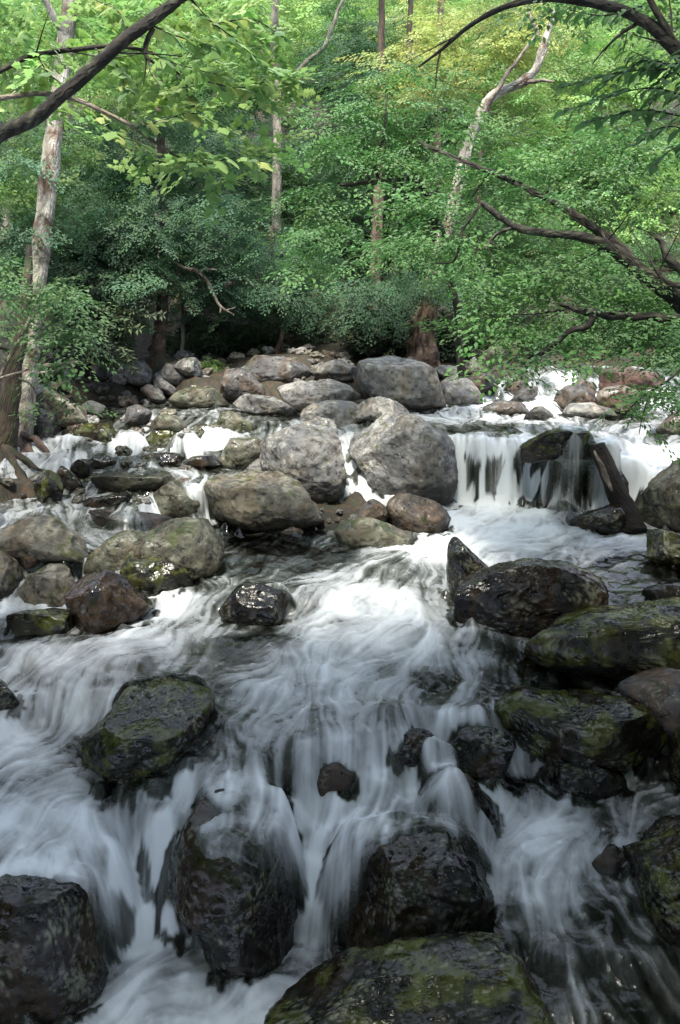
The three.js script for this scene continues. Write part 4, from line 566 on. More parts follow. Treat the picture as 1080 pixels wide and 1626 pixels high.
tree('dark mossy trunk standing just in front of the leaning sycamore', [[4, 735, 11.3, 22], [10, 690, 11.3, 17], [20, 600, 11.3, 14], [36, 507, 11.3, 12], [44, 440, 11.4, 8], [46, 390, 11.5, 4]], 'mossy',
  [[[[20, 350, 60, 60, 12.6, .8, 12, 8], [0, 250, 40, 50, 12.4, .8, 8, 8]], 'fine', 'cool', {}]],
  { name: 'mossy_tree', flutes: .15, limbTone: 'limb', limbs: [[[30, 560, 11.3, 4], [-10, 545, 11, 3], [-50, 520, 10.8, 2]], [[26, 600, 11.3, 3], [50, 612, 11, 1.5], [58, 625, 10.9, 1]]], rootTone: 'mossy',
    roots: [[[10, 715, 11.2, 10], [24, 740, 10.9, 8], [40, 770, 10.6, 6], [44, 800, 10.4, 4]], [[14, 715, 11.2, 8], [36, 728, 11, 6], [54, 742, 10.8, 4], [72, 748, 10.7, 2]], [[4, 720, 11.2, 10], [0, 760, 10.8, 8], [14, 790, 10.5, 5], [10, 815, 10.3, 3]]] });
tree('straight brown trunk on the far bank above the still pool', [[248, 600, 14.7, 15], [251, 570, 14.7, 12], [255, 520, 14.7, 10], [260, 450, 14.8, 8.5], [262, 380, 14.9, 8], [258, 280, 15, 7], [253, 150, 15.2, 6.5], [251, 0, 15.4, 6], [250, -150, 15.6, 4]], 'brown',
  [[[[225, 330, 150, 90, 14.8, 1.5, 60, 9], [180, 400, 120, 60, 14.4, 1, 34, 9], [300, 390, 90, 50, 14.4, 1, 22, 9], [250, 230, 140, 70, 15, 1.6, 40, 9]], 'fine', 'cool', { droop: .35 }], [[[270, -150, 220, 90, 15.5, 2, 20, 9]], 'broad', 'fresh', {}]], { flutes: .1 });
tree('slim pale trunk with a forked top in the middle of the wood', [[434, 565, 19, 8], [436, 450, 19, 7.5], [440, 290, 18.8, 7.5], [440, 170, 18.8, 7], [436, 60, 18.9, 6.5], [440, -60, 19, 5], [446, -200, 19.3, 3]], 'grey',
  [[[[400, 240, 120, 90, 20.8, 1.5, 44, 9], [370, 355, 110, 50, 17.5, 1.2, 40, 9], [430, 420, 100, 45, 16.6, 1.2, 34, 9], [510, 330, 70, 70, 19.8, 1.3, 30, 9]], 'fine', 'cool', { droop: .4, flatness: .25 }], [[[440, -150, 200, 90, 19, 3, 22, 9]], 'broad', 'fresh', {}]], { limbs: [[[443, 150, 19, 4], [480, 105, 18.9, 3.5], [515, 75, 18.8, 3.5], [530, 35, 18.8, 3], [548, -10, 18.8, 2.5]]] });
tree('brown trunk right of the slim pale one, in the dark gap', [[590, 552, 16.4, 10], [594, 490, 16.4, 9.5], [597, 400, 16.4, 9], [601, 320, 16.5, 8.5], [604, 230, 16.8, 7], [606, 100, 17.4, 6], [606, -80, 18, 4]], 'brown',
  [[[[590, 130, 90, 110, 20, 1.8, 40, 9], [560, 250, 80, 60, 19.8, 1.2, 26, 9], [610, -130, 160, 80, 18.5, 2.5, 16, 9]], 'fine', 'cool', {}]]);
tree('thin dark trunk beside the brown one in the gap', [[628, 520, 19.5, 6], [627, 430, 19.5, 6], [626, 350, 19.5, 5.5], [634, 260, 19.6, 5], [645, 180, 19.8, 5], [650, 60, 20, 4]], 'mossy', [[[[650, 150, 60, 70, 20, 1.5, 20, 9]], 'fine', 'cool', {}]]);
tree('big hollow tree with a torn reddish foot and white leaning top', [[668, 592, 15, 30], [669, 570, 15, 24], [671, 535, 15, 20], [677, 500, 15, 17], [690, 440, 15, 13], [704, 380, 15, 11], [718, 330, 15.1, 10], [737, 250, 15.2, 9], [760, 190, 15.3, 8.5], [786, 150, 15.4, 7.5], [825, 133, 15.4, 7], [850, 110, 15.4, 7], [862, 78, 15.4, 6.5], [869, 55, 15.4, 5], [884, 15, 15.5, 3.5]], 'hollow',
  [[[[720, 110, 110, 80, 17.2, 1.4, 30, 9], [830, 50, 100, 60, 17.4, 1.4, 22, 9], [760, -130, 200, 80, 15.5, 2.5, 16, 9]], 'broad', 'gold', {}], [[[650, 445, 60, 22, 14.8, .7, 14, 7], [600, 470, 40, 32, 15, .8, 14, 8], [725, 450, 40, 26, 15.2, .6, 10, 7]], 'fine', 'cool', { droop: .5 }]],
  { name: 'hollow_tree', flutes: .22, lump: .3, radial: 32, limbTone: 'dead', limbs: [[[772, 172, 15.3, 4.5], [800, 125, 15.2, 3.5], [850, 57, 15, 2]], [[835, 130, 15.4, 4], [862, 128, 15.3, 2.5], [880, 130, 15.2, 1.5]], [[664, 585, 14.6, 5], [650, 568, 14.6, 5], [645, 580, 14.4, 4], [636, 590, 14.3, 3]], [[855, 62, 15.4, 3.5], [845, 35, 15.4, 3], [838, 10, 15.4, 2]]] });
tree('slim reddish trunk leaning right of the hollow tree', [[736, 572, 16.5, 7], [742, 530, 16.5, 6.5], [749, 480, 16.5, 6], [756, 420, 16.5, 5], [760, 340, 16.5, 4.5], [762, 240, 16.6, 4]], 'brown', [[[[780, 330, 80, 70, 16.8, 1.2, 30, 8], [770, 440, 60, 40, 16.6, 1, 20, 8]], 'fine', 'mid', {}]]);
tree('brown trunk high behind the hollow tree', [[688, 380, 22, 8], [691, 280, 22, 7.5], [694, 200, 22, 7], [697, 130, 22, 6], [700, 0, 22, 5]], 'brown', [[[[690, 60, 90, 80, 23.6, 1.6, 36, 9], [700, 280, 70, 60, 24, 1.2, 22, 9]], 'broad', 'gold', { size: 1.1 }]]);
tree('pair of far pale trunks at the right, taller one', [[1019, 350, 27, 5], [1022, 295, 27, 5], [1026, 230, 27, 4.5], [1034, 160, 27, 4]], 'grey', [[[[1040, 110, 90, 60, 28, 2, 30, 9]], 'broad', 'fresh', { size: 1.3 }]]);
tree('pair of far pale trunks at the right, shorter one', [[1002, 345, 27.5, 4], [1004, 310, 27.5, 4], [1006, 270, 27.5, 3.5]], 'brown', [[[[1000, 250, 40, 35, 27.5, 1.5, 14, 9]], 'broad', 'fresh', { size: 1.3 }]]);
tree('grey trunk at the left edge behind the sycamore', [[8, 400, 18, 9], [12, 340, 18, 8], [16, 280, 18, 7], [19, 220, 18, 6], [22, 130, 18, 5]], 'grey', [[[[10, 150, 80, 80, 18, 2, 34, 9], [30, 420, 70, 40, 16, 1.5, 20, 9]], 'fine', 'cool', {}]]);
tree('slender sapling trunk right of the straight brown trunk', [[291, 570, 15.6, 3], [290, 510, 15.6, 2.6], [288, 450, 15.6, 2.2], [292, 400, 15.6, 2]], 'grey', [[[[320, 440, 60, 40, 15.4, .8, 22, 8]], 'fine', 'cool', {}]]);
tree('broken reddish stump behind the large smooth boulder', [[440, 572, 15.7, 6], [444, 548, 15.7, 4], [447, 528, 15.7, 3.5], [449, 514, 15.7, 2]], 'brown', [], { name: 'tree_stump', flutes: .3 });
tree('tall dark trunk left of the slim pale one, half hidden by hemlock leaves', [[428, 560, 17, 7], [429, 500, 17, 6.5], [430, 440, 17, 6], [431, 360, 17, 5]], 'mossy', [[[[450, 470, 70, 30, 15.8, .9, 24, 8], [360, 470, 60, 25, 15.4, .8, 20, 8]], 'fine', 'cool', { droop: .45, flatness: .2 }]]);
tree('thin pale trunk behind the bright lobed leaves left of centre', [[254, 430, 19, 6], [252, 330, 19, 6], [252, 230, 19, 5.5], [250, 120, 19, 5], [250, -20, 19, 4]], 'grey', [[[[200, 100, 80, 60, 21, 1.5, 20, 9]], 'broad', 'fresh', {}]]);
tree('dark slim trunk high in the middle beside the brown trunk', [[640, 330, 20, 5], [643, 250, 20, 5], [647, 170, 20, 5], [650, 100, 20, 4.5], [652, -20, 20, 4]], 'mossy', [[[[560, 60, 80, 60, 22, 1.5, 24, 9]], 'broad', 'mid', {}]]);
tree('far trunk between the straight brown trunk and the slim pale one', [[340, 420, 20, 5], [341, 330, 20, 5], [342, 250, 20, 4.5], [343, 150, 20, 4]], 'brown', [[[[330, 150, 90, 80, 20.5, 2, 40, 9]], 'broad', 'mid', {}]]);

// shrubs under the trees
function shrub(label, name, blobs, kind, material, stems, o) { const g = plant(name, label, 'shrub'); foliage(g, 'foliage', blobs, kind, LEAF[material], { seed: used.size * 7 + 31, spread: .3, flatness: .7, ...o }); for (const s of stems) part(new THREE.Mesh(stick(s, 'grey', { radial: 6 }), BARK), 'stem', g); return g; }
shrub('rhododendron bush above the fallen branch at the left', 'rhododendron', [[160, 510, 50, 60, 13.6, .7, 40, 8], [120, 470, 40, 40, 13.8, .6, 22, 8], [185, 470, 40, 40, 13.9, .6, 20, 8]], 'rhodo', 'rhodo', [[[190, 585, 13.8, 3], [189, 550, 13.8, 2.5], [186, 510, 13.8, 2]], [[150, 590, 13.8, 3], [152, 540, 13.7, 2.5], [158, 490, 13.6, 2]]]);
shrub('rhododendron thicket left of the hollow tree', 'rhododendron', [[585, 510, 45, 35, 15.6, .8, 30, 8], [620, 540, 30, 22, 15.4, .6, 14, 8]], 'rhodo', 'rhodo', [[[590, 562, 15.7, 3], [585, 520, 15.6, 2]]]);
shrub('dark rhododendron between the hollow tree and the slim reddish trunk', 'rhododendron', [[715, 525, 32, 42, 15.8, .7, 26, 8]], 'rhodo', 'rhodo', [[[712, 575, 15.8, 3], [716, 530, 15.8, 2]]]);
shrub('rhododendron right of the slim reddish trunk', 'rhododendron', [[775, 520, 35, 40, 17, .8, 24, 8], [820, 530, 40, 30, 17.6, .8, 20, 8]], 'rhodo', 'rhodo', [[[778, 566, 17, 3], [776, 520, 17, 2]]]);
shrub('leafy thicket on the bank above the reddish ridge boulder', 'thicket', [[960, 540, 110, 38, 16.5, 1, 60, 8], [1060, 500, 60, 60, 16.5, 1, 36, 8], [880, 530, 60, 30, 17.5, .8, 26, 8], [1100, 580, 60, 30, 14.5, .8, 20, 8]], 'fine', 'mid', [[[960, 590, 16.5, 3], [962, 540, 16.5, 2]]], { spread: .5, flatness: .4, size: 1.1 });
shrub('low dark bush in the deep shade at the centre of the far bank', 'rhododendron', [[510, 530, 70, 26, 17.4, .9, 34, 9], [380, 535, 70, 22, 16.6, .8, 28, 9], [450, 500, 90, 26, 18.6, .9, 30, 9], [300, 530, 60, 26, 16.6, .8, 20, 9]], 'rhodo', 'rhodo', [[[500, 565, 17.4, 3], [500, 535, 17.4, 2]]]);
shrub('bright fern clump behind the broken grey block', 'fern', [[340, 580, 22, 7, 14.9, .3, 8, 8], [180, 572, 14, 8, 14.6, .3, 5, 7]], 'fine', 'fresh', [], { size: .45, spread: .12 });
shrub('dark drooping understory tree behind the rhododendron at the left', 'understory_tree', [[130, 400, 110, 50, 14.4, 1, 40, 8], [200, 450, 90, 40, 14.2, .8, 30, 8], [70, 440, 60, 40, 13.6, .8, 18, 8]], 'fine', 'cool', [[[150, 585, 14.6, 4], [148, 480, 14.5, 3], [140, 380, 14.4, 2]]], { spread: .45, flatness: .35, droop: .4 });
shrub('leafy sapling with fan shaped leaves in front of the left trunks', 'maple_sapling', [[96, 465, 22, 26, 9.8, .4, 8, 5], [100, 525, 20, 26, 9.6, .3, 8, 5], [2, 440, 18, 40, 9.8, .5, 6, 5], [0, 500, 14, 30, 9.7, .4, 4, 5], [100, 580, 16, 10, 9.5, .2, 3, 4], [92, 642, 14, 6, 9.8, .15, 2, 4]], 'near', 'mid', [[[-40, 690, 9.8, 4], [0, 600, 9.7, 3], [40, 520, 9.7, 2.5], [70, 450, 9.7, 1.5]], [[0, 600, 9.7, 2], [50, 585, 9.6, 1.5], [90, 560, 9.6, 1]]], { spread: .28, flatness: .4, droop: .3, size: 1.1 });

// the far wood, one mass of leaves up the hillside
{
  const g = new THREE.Group(); g.name = 'forest'; g.userData = { kind: 'stuff', label: 'far wooded hillside filling the background with layered green leaves', category: 'forest' }; scene.add(g);
  const blobs = (list, n) => list.map(b => [...b, n]);
  foliage(g, 'foliage', blobs([[100, 300, 220, 110, 22, 3, 110], [420, 330, 220, 100, 24, 3, 110], [620, 200, 160, 150, 26, 4, 110]], 9), 'broad', LEAF.mid, { seed: 5, size: 1.35, spread: .8 });
  foliage(g, 'foliage', blobs([[150, 60, 260, 150, 26, 4, 130], [420, 60, 220, 140, 27, 4, 110], [760, 120, 200, 170, 27, 4, 130], [960, 100, 220, 150, 30, 5, 170], [980, 320, 220, 120, 27, 4, 150], [200, -20, 300, 110, 32, 5, 120], [640, -40, 300, 110, 33, 5, 120], [850, 380, 200, 80, 24, 3, 90]], 9), 'broad', LEAF.fresh, { seed: 6, size: 1.5, spread: .9 });
  foliage(g, 'foliage', blobs([[540, 100, 700, 240, 46, 8, 420], [540, -120, 800, 120, 50, 8, 90], [540, 340, 700, 110, 40, 6, 260]], 9), 'broad', LEAF.mid, { seed: 7, size: 2.4, spread: 1.5 });
  foliage(g, 'foliage', blobs([[950, 500, 180, 50, 20, 2, 110], [1000, 440, 160, 60, 21, 2, 100], [900, 420, 200, 80, 22, 2, 110], [1050, 540, 120, 40, 17, 1, 50], [850, 540, 120, 22, 18, 1, 44], [760, 300, 120, 90, 21, 1.5, 60]], 9), 'fine', LEAF.mid, { seed: 8, size: 1.2, spread: .7, flatness: .3 });
}

// trees of the near banks, standing just outside the picture, whose crowns shade the foreground
for (const [label, x, z, lean] of [
  ['tall streamside tree on the left bank outside the picture', -7.8, -3.4, .3], ['streamside tree on the left bank level with the viewer', -8, 1.6, .4], ['tall streamside tree behind the viewer on the left', -5, 6, .3], ['streamside tree straight behind the viewer', -.4, 7.4, -.2],
  ['tall streamside tree behind the viewer on the right', 4.4, 6.4, -.3], ['streamside tree on the right bank level with the viewer', 8, 2.4, -.4], ['tall streamside tree on the right bank outside the picture', 8.2, -2.6, -.4], ['streamside tree on the right bank beside the long mossy boulder', 8.4, -7.4, -.3], ['streamside tree left of the left bank', -9, -8.6, -.3],
]) {
  const g = plant('streamside_tree', label, 'tree'), y = landAt(x, z) - .2;
  part(new THREE.Mesh(tube([[x, y, z], [x, y + 4, z], [x + lean, y + 8, z], [x + lean * 1.6, y + 12, z]].map(p => new THREE.Vector3(...p)), [.34, .26, .2, .08], 'brown', { radial: 12, per: .4 }), BARK), 'trunk', g);
  foliage(g, 'crown', [[x, 2.6, z, 2, 2.4, 2.4, 44, 12], [x, 6.4, z, 2.6, 2.8, 2.8, 60, 12], [x + lean, 10.6, z, 2.6, 2.6, 2.6, 50, 12]], 'broad', LEAF.mid, { seed: used.size * 3 + Math.round(x * 7 + z * 3 + 160), spread: .8, size: 1.7, world: true });
}

// ------------------------------------------------------------------ overhanging limbs near the camera
function leafMesh(geo, material, p, yaw, pitch, roll, s, parent) { const m = new THREE.Mesh(geo, material); m.position.copy(p); E4.set(pitch, yaw, roll, 'YXZ'); m.quaternion.setFromEuler(E4); m.scale.setScalar(s); return part(m, 'leaf', parent); }
const oneLeaf = kind => { const g = new THREE.BufferGeometry(); g.setAttribute('position', new THREE.Float32BufferAttribute(leafShape(kind, 1).flat(), 3)); g.computeVertexNormals(); return g; };
const MAPLE_LEAF = oneLeaf('maple'), OVAL_LEAF = oneLeaf('ovate');
function shootLeaves(g, shoots, geo, materials, rnd, { gap = .05, size = .1, tone = 'limb', lie = [.1, .9] }) { // leaves set alternately along surveyed twigs
  for (const sh of shoots) {
    const s = survey(sh), c = new THREE.CatmullRomCurve3(s.pts, false, 'centripetal'), len = c.getLength(), n = Math.round(len / gap);
    const twig = part(new THREE.Mesh(tube(s.pts, s.rad, tone, { radial: 5, per: .08 }), BARK), 'twig', g);
    for (let i = 1; i <= n; i++) { const t = i / n, p = c.getPoint(t), d = c.getTangent(t), yaw = Math.atan2(d.x, d.z) + (i % 2 ? 1 : -1) * mix(.4, 1.1, rnd()); leafMesh(geo, materials[Math.floor(rnd() * materials.length)], p, yaw, mix(lie[0], lie[1], rnd()), (rnd() - .5) * .9, size * mix(.7, 1.25, rnd()), twig); }
  }
}
{ // top left
  const g = plant('maple_tree', 'dark slanting limb with bright lobed leaves across the top left corner', 'tree'), rnd = lcg(77);
  part(new THREE.Mesh(stick([[-300, 1120, 5.8, 70], [-290, 800, 5.8, 60], [-285, 420, 5.7, 55], [-280, 0, 5.7, 50], [-290, -700, 5.8, 40]], 'mossy', { radial: 16 }), BARK), 'trunk', g);
  for (const l of [[[-285, 420, 5.7, 26], [-160, 320, 5.6, 18], [-60, 252, 5.6, 13], [0, 214, 5.6, 11], [50, 188, 5.65, 11], [100, 150, 5.7, 10.5], [150, 105, 5.75, 10], [200, 62, 5.8, 10], [250, 25, 5.9, 9], [295, -10, 6, 8], [360, -80, 6.1, 6]], [[-120, 180, 5.9, 6], [0, 112, 6.1, 4], [60, 88, 6.2, 4], [150, 76, 6.3, 3.5], [235, 82, 6.4, 2.5], [285, 118, 6.5, 1.5]], [[243, 45, 5.9, 4], [234, 70, 5.9, 4], [232, 92, 5.9, 3.5], [245, 100, 5.9, 2]]]) { part(new THREE.Mesh(stick(l, 'limb', { radial: 9, per: .06 }), BARK), 'limb', g); twigs(g, l, 3, rnd, .5); }
  part(new THREE.Mesh(stick([[-120, 170, 6, 6], [-20, 158, 6.1, 4.5], [40, 150, 6.2, 4], [100, 155, 6.2, 4], [160, 175, 6.3, 3.5], [215, 205, 6.4, 3], [270, 242, 6.4, 2]], 'dead', { radial: 7, per: .08 }), BARK), 'limb', g);
  shootLeaves(g, [
    [[235, 82, 6.4, 1.6], [275, 100, 6.4, 1.2], [310, 110, 6.4, 1], [350, 120, 6.4, .7]], [[240, 40, 5.9, 1.6], [290, 60, 6, 1.2], [340, 70, 6.1, .8]], [[270, 242, 6.4, 1.6], [320, 262, 6.4, 1.2], [370, 250, 6.4, .9], [425, 258, 6.4, .6]], [[215, 205, 6.4, 1.5], [260, 190, 6.3, 1.2], [310, 180, 6.3, .9], [360, 205, 6.3, .6]],
    [[160, 175, 6.3, 1.5], [180, 210, 6.2, 1], [230, 230, 6.2, .7]], [[295, -10, 6, 2], [330, 30, 6.1, 1.4], [370, 60, 6.2, 1], [410, 95, 6.3, .7]], [[280, 118, 6.5, 1.5], [300, 150, 6.5, 1], [310, 200, 6.5, .7]], [[150, 76, 6.3, 1.6], [190, 110, 6.2, 1], [200, 150, 6.2, .7]], [[60, 88, 6.2, 1.5], [80, 120, 6.1, 1], [110, 140, 6.1, .7]], [[200, 62, 5.8, 1.5], [190, 20, 5.9, 1], [150, 0, 6, .7]],
    [[340, 40, 6.2, 1.4], [400, 30, 6.3, 1], [450, 60, 6.4, .7]], [[330, 130, 6.3, 1.3], [380, 140, 6.4, 1], [420, 130, 6.5, .7]],
  ], MAPLE_LEAF, [LEAF.fresh, LEAF.fresh, LEAF.mid, LEAF.gold], rnd, { gap: .042, size: .115 });
  foliage(g, 'crown', [[280, 130, 130, 85, 6.9, .7, 26, 2], [340, 60, 120, 65, 6.9, .7, 22, 2], [310, 240, 120, 42, 6.8, .5, 16, 2], [150, 60, 40, 50, 6.9, .6, 5, 4], [20, 30, 40, 40, 6.6, .5, 5, 4], [410, 130, 50, 40, 6.8, .4, 7, 4], [60, 130, 70, 40, 6.6, .4, 7, 4]], 'maple', LEAF.fresh, { seed: 12, spread: .3, size: .72, flatness: .7, tilt: .8 });
  foliage(g, 'crown', [[-1, 8.3, -1.7, .7, 4, 2.8, 125, 14], [-6.4, 9.4, -1, 1.6, 2, 2, 20, 14], [-5, 9.4, .5, 1.8, 4, 3, 40, 14]], 'broad', LEAF.mid, { seed: 13, spread: .7, size: 1.3, world: true });
}
{ // top right
  const g = plant('beech_tree', 'arching dark limb with large oval leaves in the top right corner', 'tree'), rnd = lcg(99);
  part(new THREE.Mesh(stick([[1420, 1150, 5.4, 70], [1400, 800, 5.4, 60], [1380, 400, 5.3, 52], [1390, 0, 5.3, 48], [1400, -700, 5.4, 40]], 'mossy', { radial: 16 }), BARK), 'trunk', g);
  for (const l of [[[1385, 380, 5.3, 24], [1220, 250, 5.1, 16], [1130, 150, 5, 13], [1080, 85, 5, 11], [1040, 45, 5.05, 10], [1000, 22, 5.1, 9], [940, 5, 5.2, 7.5], [870, -3, 5.3, 6], [800, 12, 5.4, 5], [740, 45, 5.5, 3.5], [700, 80, 5.6, 2.5], [665, 106, 5.7, 1.5]], [[1075, 80, 5, 7], [1062, 45, 5, 6], [1040, 15, 5, 5], [1010, -40, 5, 4]], [[1015, 35, 5.1, 3], [985, 55, 5.1, 2.5], [960, 80, 5.1, 1.5], [942, 100, 5.1, 1]], [[700, 80, 5.6, 1.6], [694, 110, 5.6, 1.2], [692, 140, 5.6, .8]]]) { part(new THREE.Mesh(stick(l, 'limb', { radial: 8, per: .06 }), BARK), 'limb', g); twigs(g, l, 3, rnd, .4); }
  const tw = (a, b, c) => [[...a, 1.6], [...b, 1.1], [...c, .6]];
  shootLeaves(g, [tw([1110, 150, 4.8], [1040, 95, 4.8], [960, 130, 4.8]), tw([1110, 160, 4.8], [1030, 140, 4.7], [900, 175, 4.7]), tw([1110, 190, 4.7], [1020, 175, 4.7], [930, 195, 4.7]), tw([1110, 100, 4.9], [1050, 100, 4.8], [1000, 80, 4.8]), tw([1110, 215, 4.6], [1060, 200, 4.6], [1010, 230, 4.6]), tw([1110, 60, 4.9], [1060, 120, 4.8], [1020, 190, 4.8]), tw([1120, 240, 4.5], [1080, 230, 4.5], [1040, 260, 4.5]), tw([1060, 110, 4.8], [980, 115, 4.9], [890, 140, 4.9]), tw([1020, 10, 5.1], [960, 25, 5.1], [900, 15, 5.2])], OVAL_LEAF, [LEAF.beech, LEAF.beech, LEAF.mid], rnd, { gap: .028, size: .1, lie: [0, .75] });
  foliage(g, 'crown', [[1090, 60, 70, 60, 5.6, .4, 9, 4], [960, -10, 120, 30, 5.8, .5, 10, 4]], 'near', LEAF.mid, { seed: 15, spread: .2, size: .9 });
  foliage(g, 'crown', [[6, 8.6, -5.5, 2, 3, 3, 80, 14], [4.6, 9, -1, 2, 4, 3, 60, 14], [6.4, 5.4, -5.4, 2.4, 1.4, 2.4, 50, 14]], 'broad', LEAF.mid, { seed: 16, spread: .7, size: 1.3, world: true });
}
{ // right bank, leaning across the stream
  const g = plant('leaning_tree', 'dark mossy limbs reaching in from the right over the stream', 'tree'), trnd = lcg(55);
  part(new THREE.Mesh(stick([[1480, 760, 9, 40], [1380, 700, 8.9, 34], [1260, 600, 8.6, 26], [1160, 535, 8.3, 18], [1080, 480, 8.1, 14], [1030, 440, 8, 11.5], [985, 405, 8, 9.5], [935, 378, 8, 8], [880, 372, 8.1, 6.8], [820, 361, 8.2, 6], [795, 345, 8.2, 5.5], [765, 322, 8.3, 4]], 'limb', { radial: 12, per: .1, lump: .2 }), BARK), 'trunk', g);
  for (const l of [[[1022, 432, 8, 9], [990, 398, 8.1, 8], [960, 374, 8.2, 7.5], [925, 350, 8.3, 7], [870, 315, 8.5, 5], [800, 282, 8.7, 4.5], [755, 265, 8.8, 4], [700, 240, 9, 3], [665, 224, 9.1, 2]], [[1150, 520, 8.1, 9], [1080, 508, 7.9, 8], [1010, 505, 7.8, 7], [940, 497, 7.8, 6.5], [905, 488, 7.8, 4.5], [885, 482, 7.8, 3]], [[942, 500, 7.8, 5.5], [935, 514, 7.7, 5.5], [905, 527, 7.7, 5.5], [885, 543, 7.7, 5], [868, 556, 7.7, 3.5], [838, 570, 7.7, 2]], [[1110, 440, 7.8, 8], [1078, 425, 7.8, 7], [1058, 405, 7.8, 6], [1050, 385, 7.8, 4.5], [1042, 378, 7.8, 2.5]], [[1100, 455, 7.7, 5], [1060, 448, 7.7, 4.5], [1040, 425, 7.7, 3]], [[868, 556, 7.7, 3], [845, 566, 7.7, 2], [842, 585, 7.7, 1.2]], [[890, 492, 7.8, 2.5], [860, 497, 7.9, 2], [800, 501, 8, 1.2]], [[815, 360, 8.2, 3.5], [790, 372, 8.2, 2.5], [770, 395, 8.2, 2]], [[970, 392, 8, 5], [964, 386, 8.02, 4.6], [962, 378, 8, 3.5]], [[765, 322, 8.3, 2.5], [735, 365, 8.3, 2.4], [720, 415, 8.3, 1.8], [692, 418, 8.3, 1.2]]]) { part(new THREE.Mesh(stick(l, 'limb', { radial: 8, per: .06, lump: .3 }), BARK), 'limb', g); twigs(g, l, 4, trnd, .6); }
  foliage(g, 'crown', [[930, 300, 140, 70, 8.8, .8, 25, 6], [810, 240, 130, 60, 9.4, .8, 20, 6], [720, 330, 110, 55, 9.0, .6, 13, 6], [860, 430, 130, 50, 8.4, .7, 19, 6], [1000, 460, 90, 50, 8.4, .6, 18, 6], [800, 500, 80, 30, 8.2, .5, 13, 6], [690, 385, 70, 28, 8.5, .5, 12, 6], [880, 550, 80, 14, 7.9, .3, 9, 5], [1050, 535, 50, 40, 7.9, .4, 12, 6], [825, 575, 25, 18, 7.7, .2, 4, 4], [990, 230, 90, 60, 9, .7, 18, 6]], 'near', LEAF.beech, { seed: 21, spread: .38, size: 1.0, flatness: .16, droop: .25, tilt: .4 });
  foliage(g, 'crown', [[1040, 615, 40, 22, 7, .25, 8, 4], [1000, 655, 22, 18, 7, .2, 3, 3], [1065, 650, 25, 30, 7, .2, 5, 4]], 'near', LEAF.beech, { seed: 23, spread: .16, size: .7 });
  for (const l of [[[1110, 560, 7, 3], [1060, 605, 7, 2], [1020, 630, 7, 1.5], [985, 665, 7, 1]], [[1035, 620, 7, 1.4], [1020, 660, 7, 1], [1015, 690, 7, .7]]]) part(new THREE.Mesh(stick(l, 'limb', { radial: 5, per: .08 }), BARK), 'limb', g);
}
{ // behind it, midstream
  const g = plant('understory_tree', 'branching tree with small bright leaves in the middle above the great slab', 'tree'), trnd = lcg(56);
  part(new THREE.Mesh(stick([[735, 600, 12.6, 7], [728, 520, 12.5, 6], [712, 420, 12.2, 5.5], [690, 330, 11.8, 5], [655, 282, 11.5, 5], [600, 289, 11.2, 4], [540, 294, 11, 2.5]], 'limb', { radial: 8 }), BARK), 'trunk', g);
  for (const l of [[[602, 289, 11.2, 3], [597, 265, 11.2, 2.5], [610, 210, 11.2, 2], [615, 150, 11.2, 1.2]], [[690, 330, 11.8, 4], [645, 235, 11.9, 5], [668, 205, 12, 4.5], [690, 180, 12, 4], [728, 171, 12.1, 3]], [[590, 290, 11.1, 2], [575, 265, 11.1, 1.5], [560, 240, 11.1, 1]]]) { part(new THREE.Mesh(stick(l, 'limb', { radial: 7 }), BARK), 'limb', g); twigs(g, l, 5, trnd, .7); }
  foliage(g, 'crown', [[560, 200, 75, 70, 11.4, .7, 30, 6], [625, 240, 90, 45, 11.6, .8, 26, 6], [528, 335, 52, 45, 11.2, .6, 14, 6], [650, 150, 80, 60, 11.8, .7, 24, 6], [510, 395, 45, 40, 10.8, .5, 14, 6], [680, 410, 80, 30, 11.4, .5, 18, 6]], 'near', LEAF.beech, { seed: 31, spread: .42, size: 1.0, flatness: .18, tilt: .4 });
}

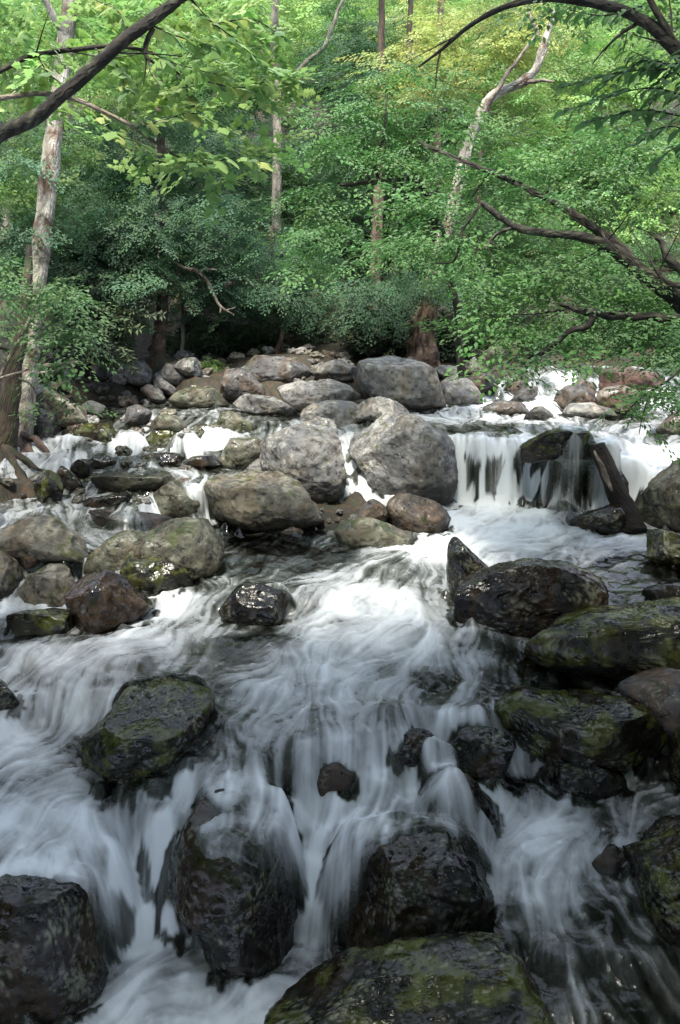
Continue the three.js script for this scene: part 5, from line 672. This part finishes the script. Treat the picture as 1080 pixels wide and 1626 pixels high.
// ------------------------------------------------------------------ dead wood
{
  const g = plant('leaning_log', 'broken brown log propped against the big moss topped boulder', 'log');
  part(new THREE.Mesh(stick([[948, 708, 10.7, 13], [957, 728, 10.65, 14], [972, 762, 10.5, 15], [986, 795, 10.4, 17], [999, 825, 10.3, 20], [1008, 850, 10.2, 23]], 'log', { radial: 18, per: .05, lump: .06 }), BARK), 'log_body', g);
  const s = survey([[944, 716, 10.47, 2], [962, 756, 10.33, 5], [972, 780, 10.26, 2]]); part(new THREE.Mesh(tube(s.pts, s.rad, 'dead', { radial: 6, per: .05 }), BARK), 'bare_wood', g);
  foliage(g, 'moss_tuft', [[953, 712, 6, 3, 10.8, .05, 3, 5]], 'fine', LEAF.fresh, { seed: 44, size: .14, spread: .03 });
}
{
  const g = plant('fallen_branch', 'pale broken branch lying across the rocks beside the left trunks', 'branch');
  part(new THREE.Mesh(stick([[44, 590, 12.6, 4], [75, 582, 12.7, 4.5], [100, 578, 12.8, 4], [127, 574, 12.9, 2.5]], 'dead', { radial: 8, per: .06, lump: .25 }), BARK), 'stem', g);
  part(new THREE.Mesh(stick([[46, 596, 12.5, 2.5], [75, 591, 12.6, 2.5], [102, 584, 12.7, 1.5]], 'dead', { radial: 6, per: .06 }), BARK), 'side_stem', g);
}
{
  const g = plant('dead_branch', 'bare white forked branch hanging in the dark gap left of centre', 'branch');
  for (const l of [[[262, 412, 14.6, 2.5], [290, 424, 14.3, 3], [318, 434, 14.1, 3.5], [335, 458, 14, 3], [352, 488, 13.9, 2.2], [372, 500, 13.9, 1]], [[312, 432, 14.1, 2.4], [328, 427, 14, 2], [345, 428, 14, 1.2]], [[352, 488, 13.9, 1.8], [350, 497, 13.9, 1]], [[360, 492, 13.9, 1.2], [374, 488, 13.9, .8]]]) part(new THREE.Mesh(stick(l, 'dead', { radial: 6, per: .06 }), BARK), 'stem', g);
}
{
  const m = new THREE.Mesh(MAPLE_LEAF, leafMaterial(.55, .33, .02, .2)); m.position.copy(at(693, 1503, 4.93)); m.rotation.set(.2, 1.2, .1); m.scale.setScalar(.035);
  thing(m, 'fallen_leaf', 'small yellow leaf resting on the olive mossy boulder at the bottom', 'leaf');
}

renderer.render(scene, camera);
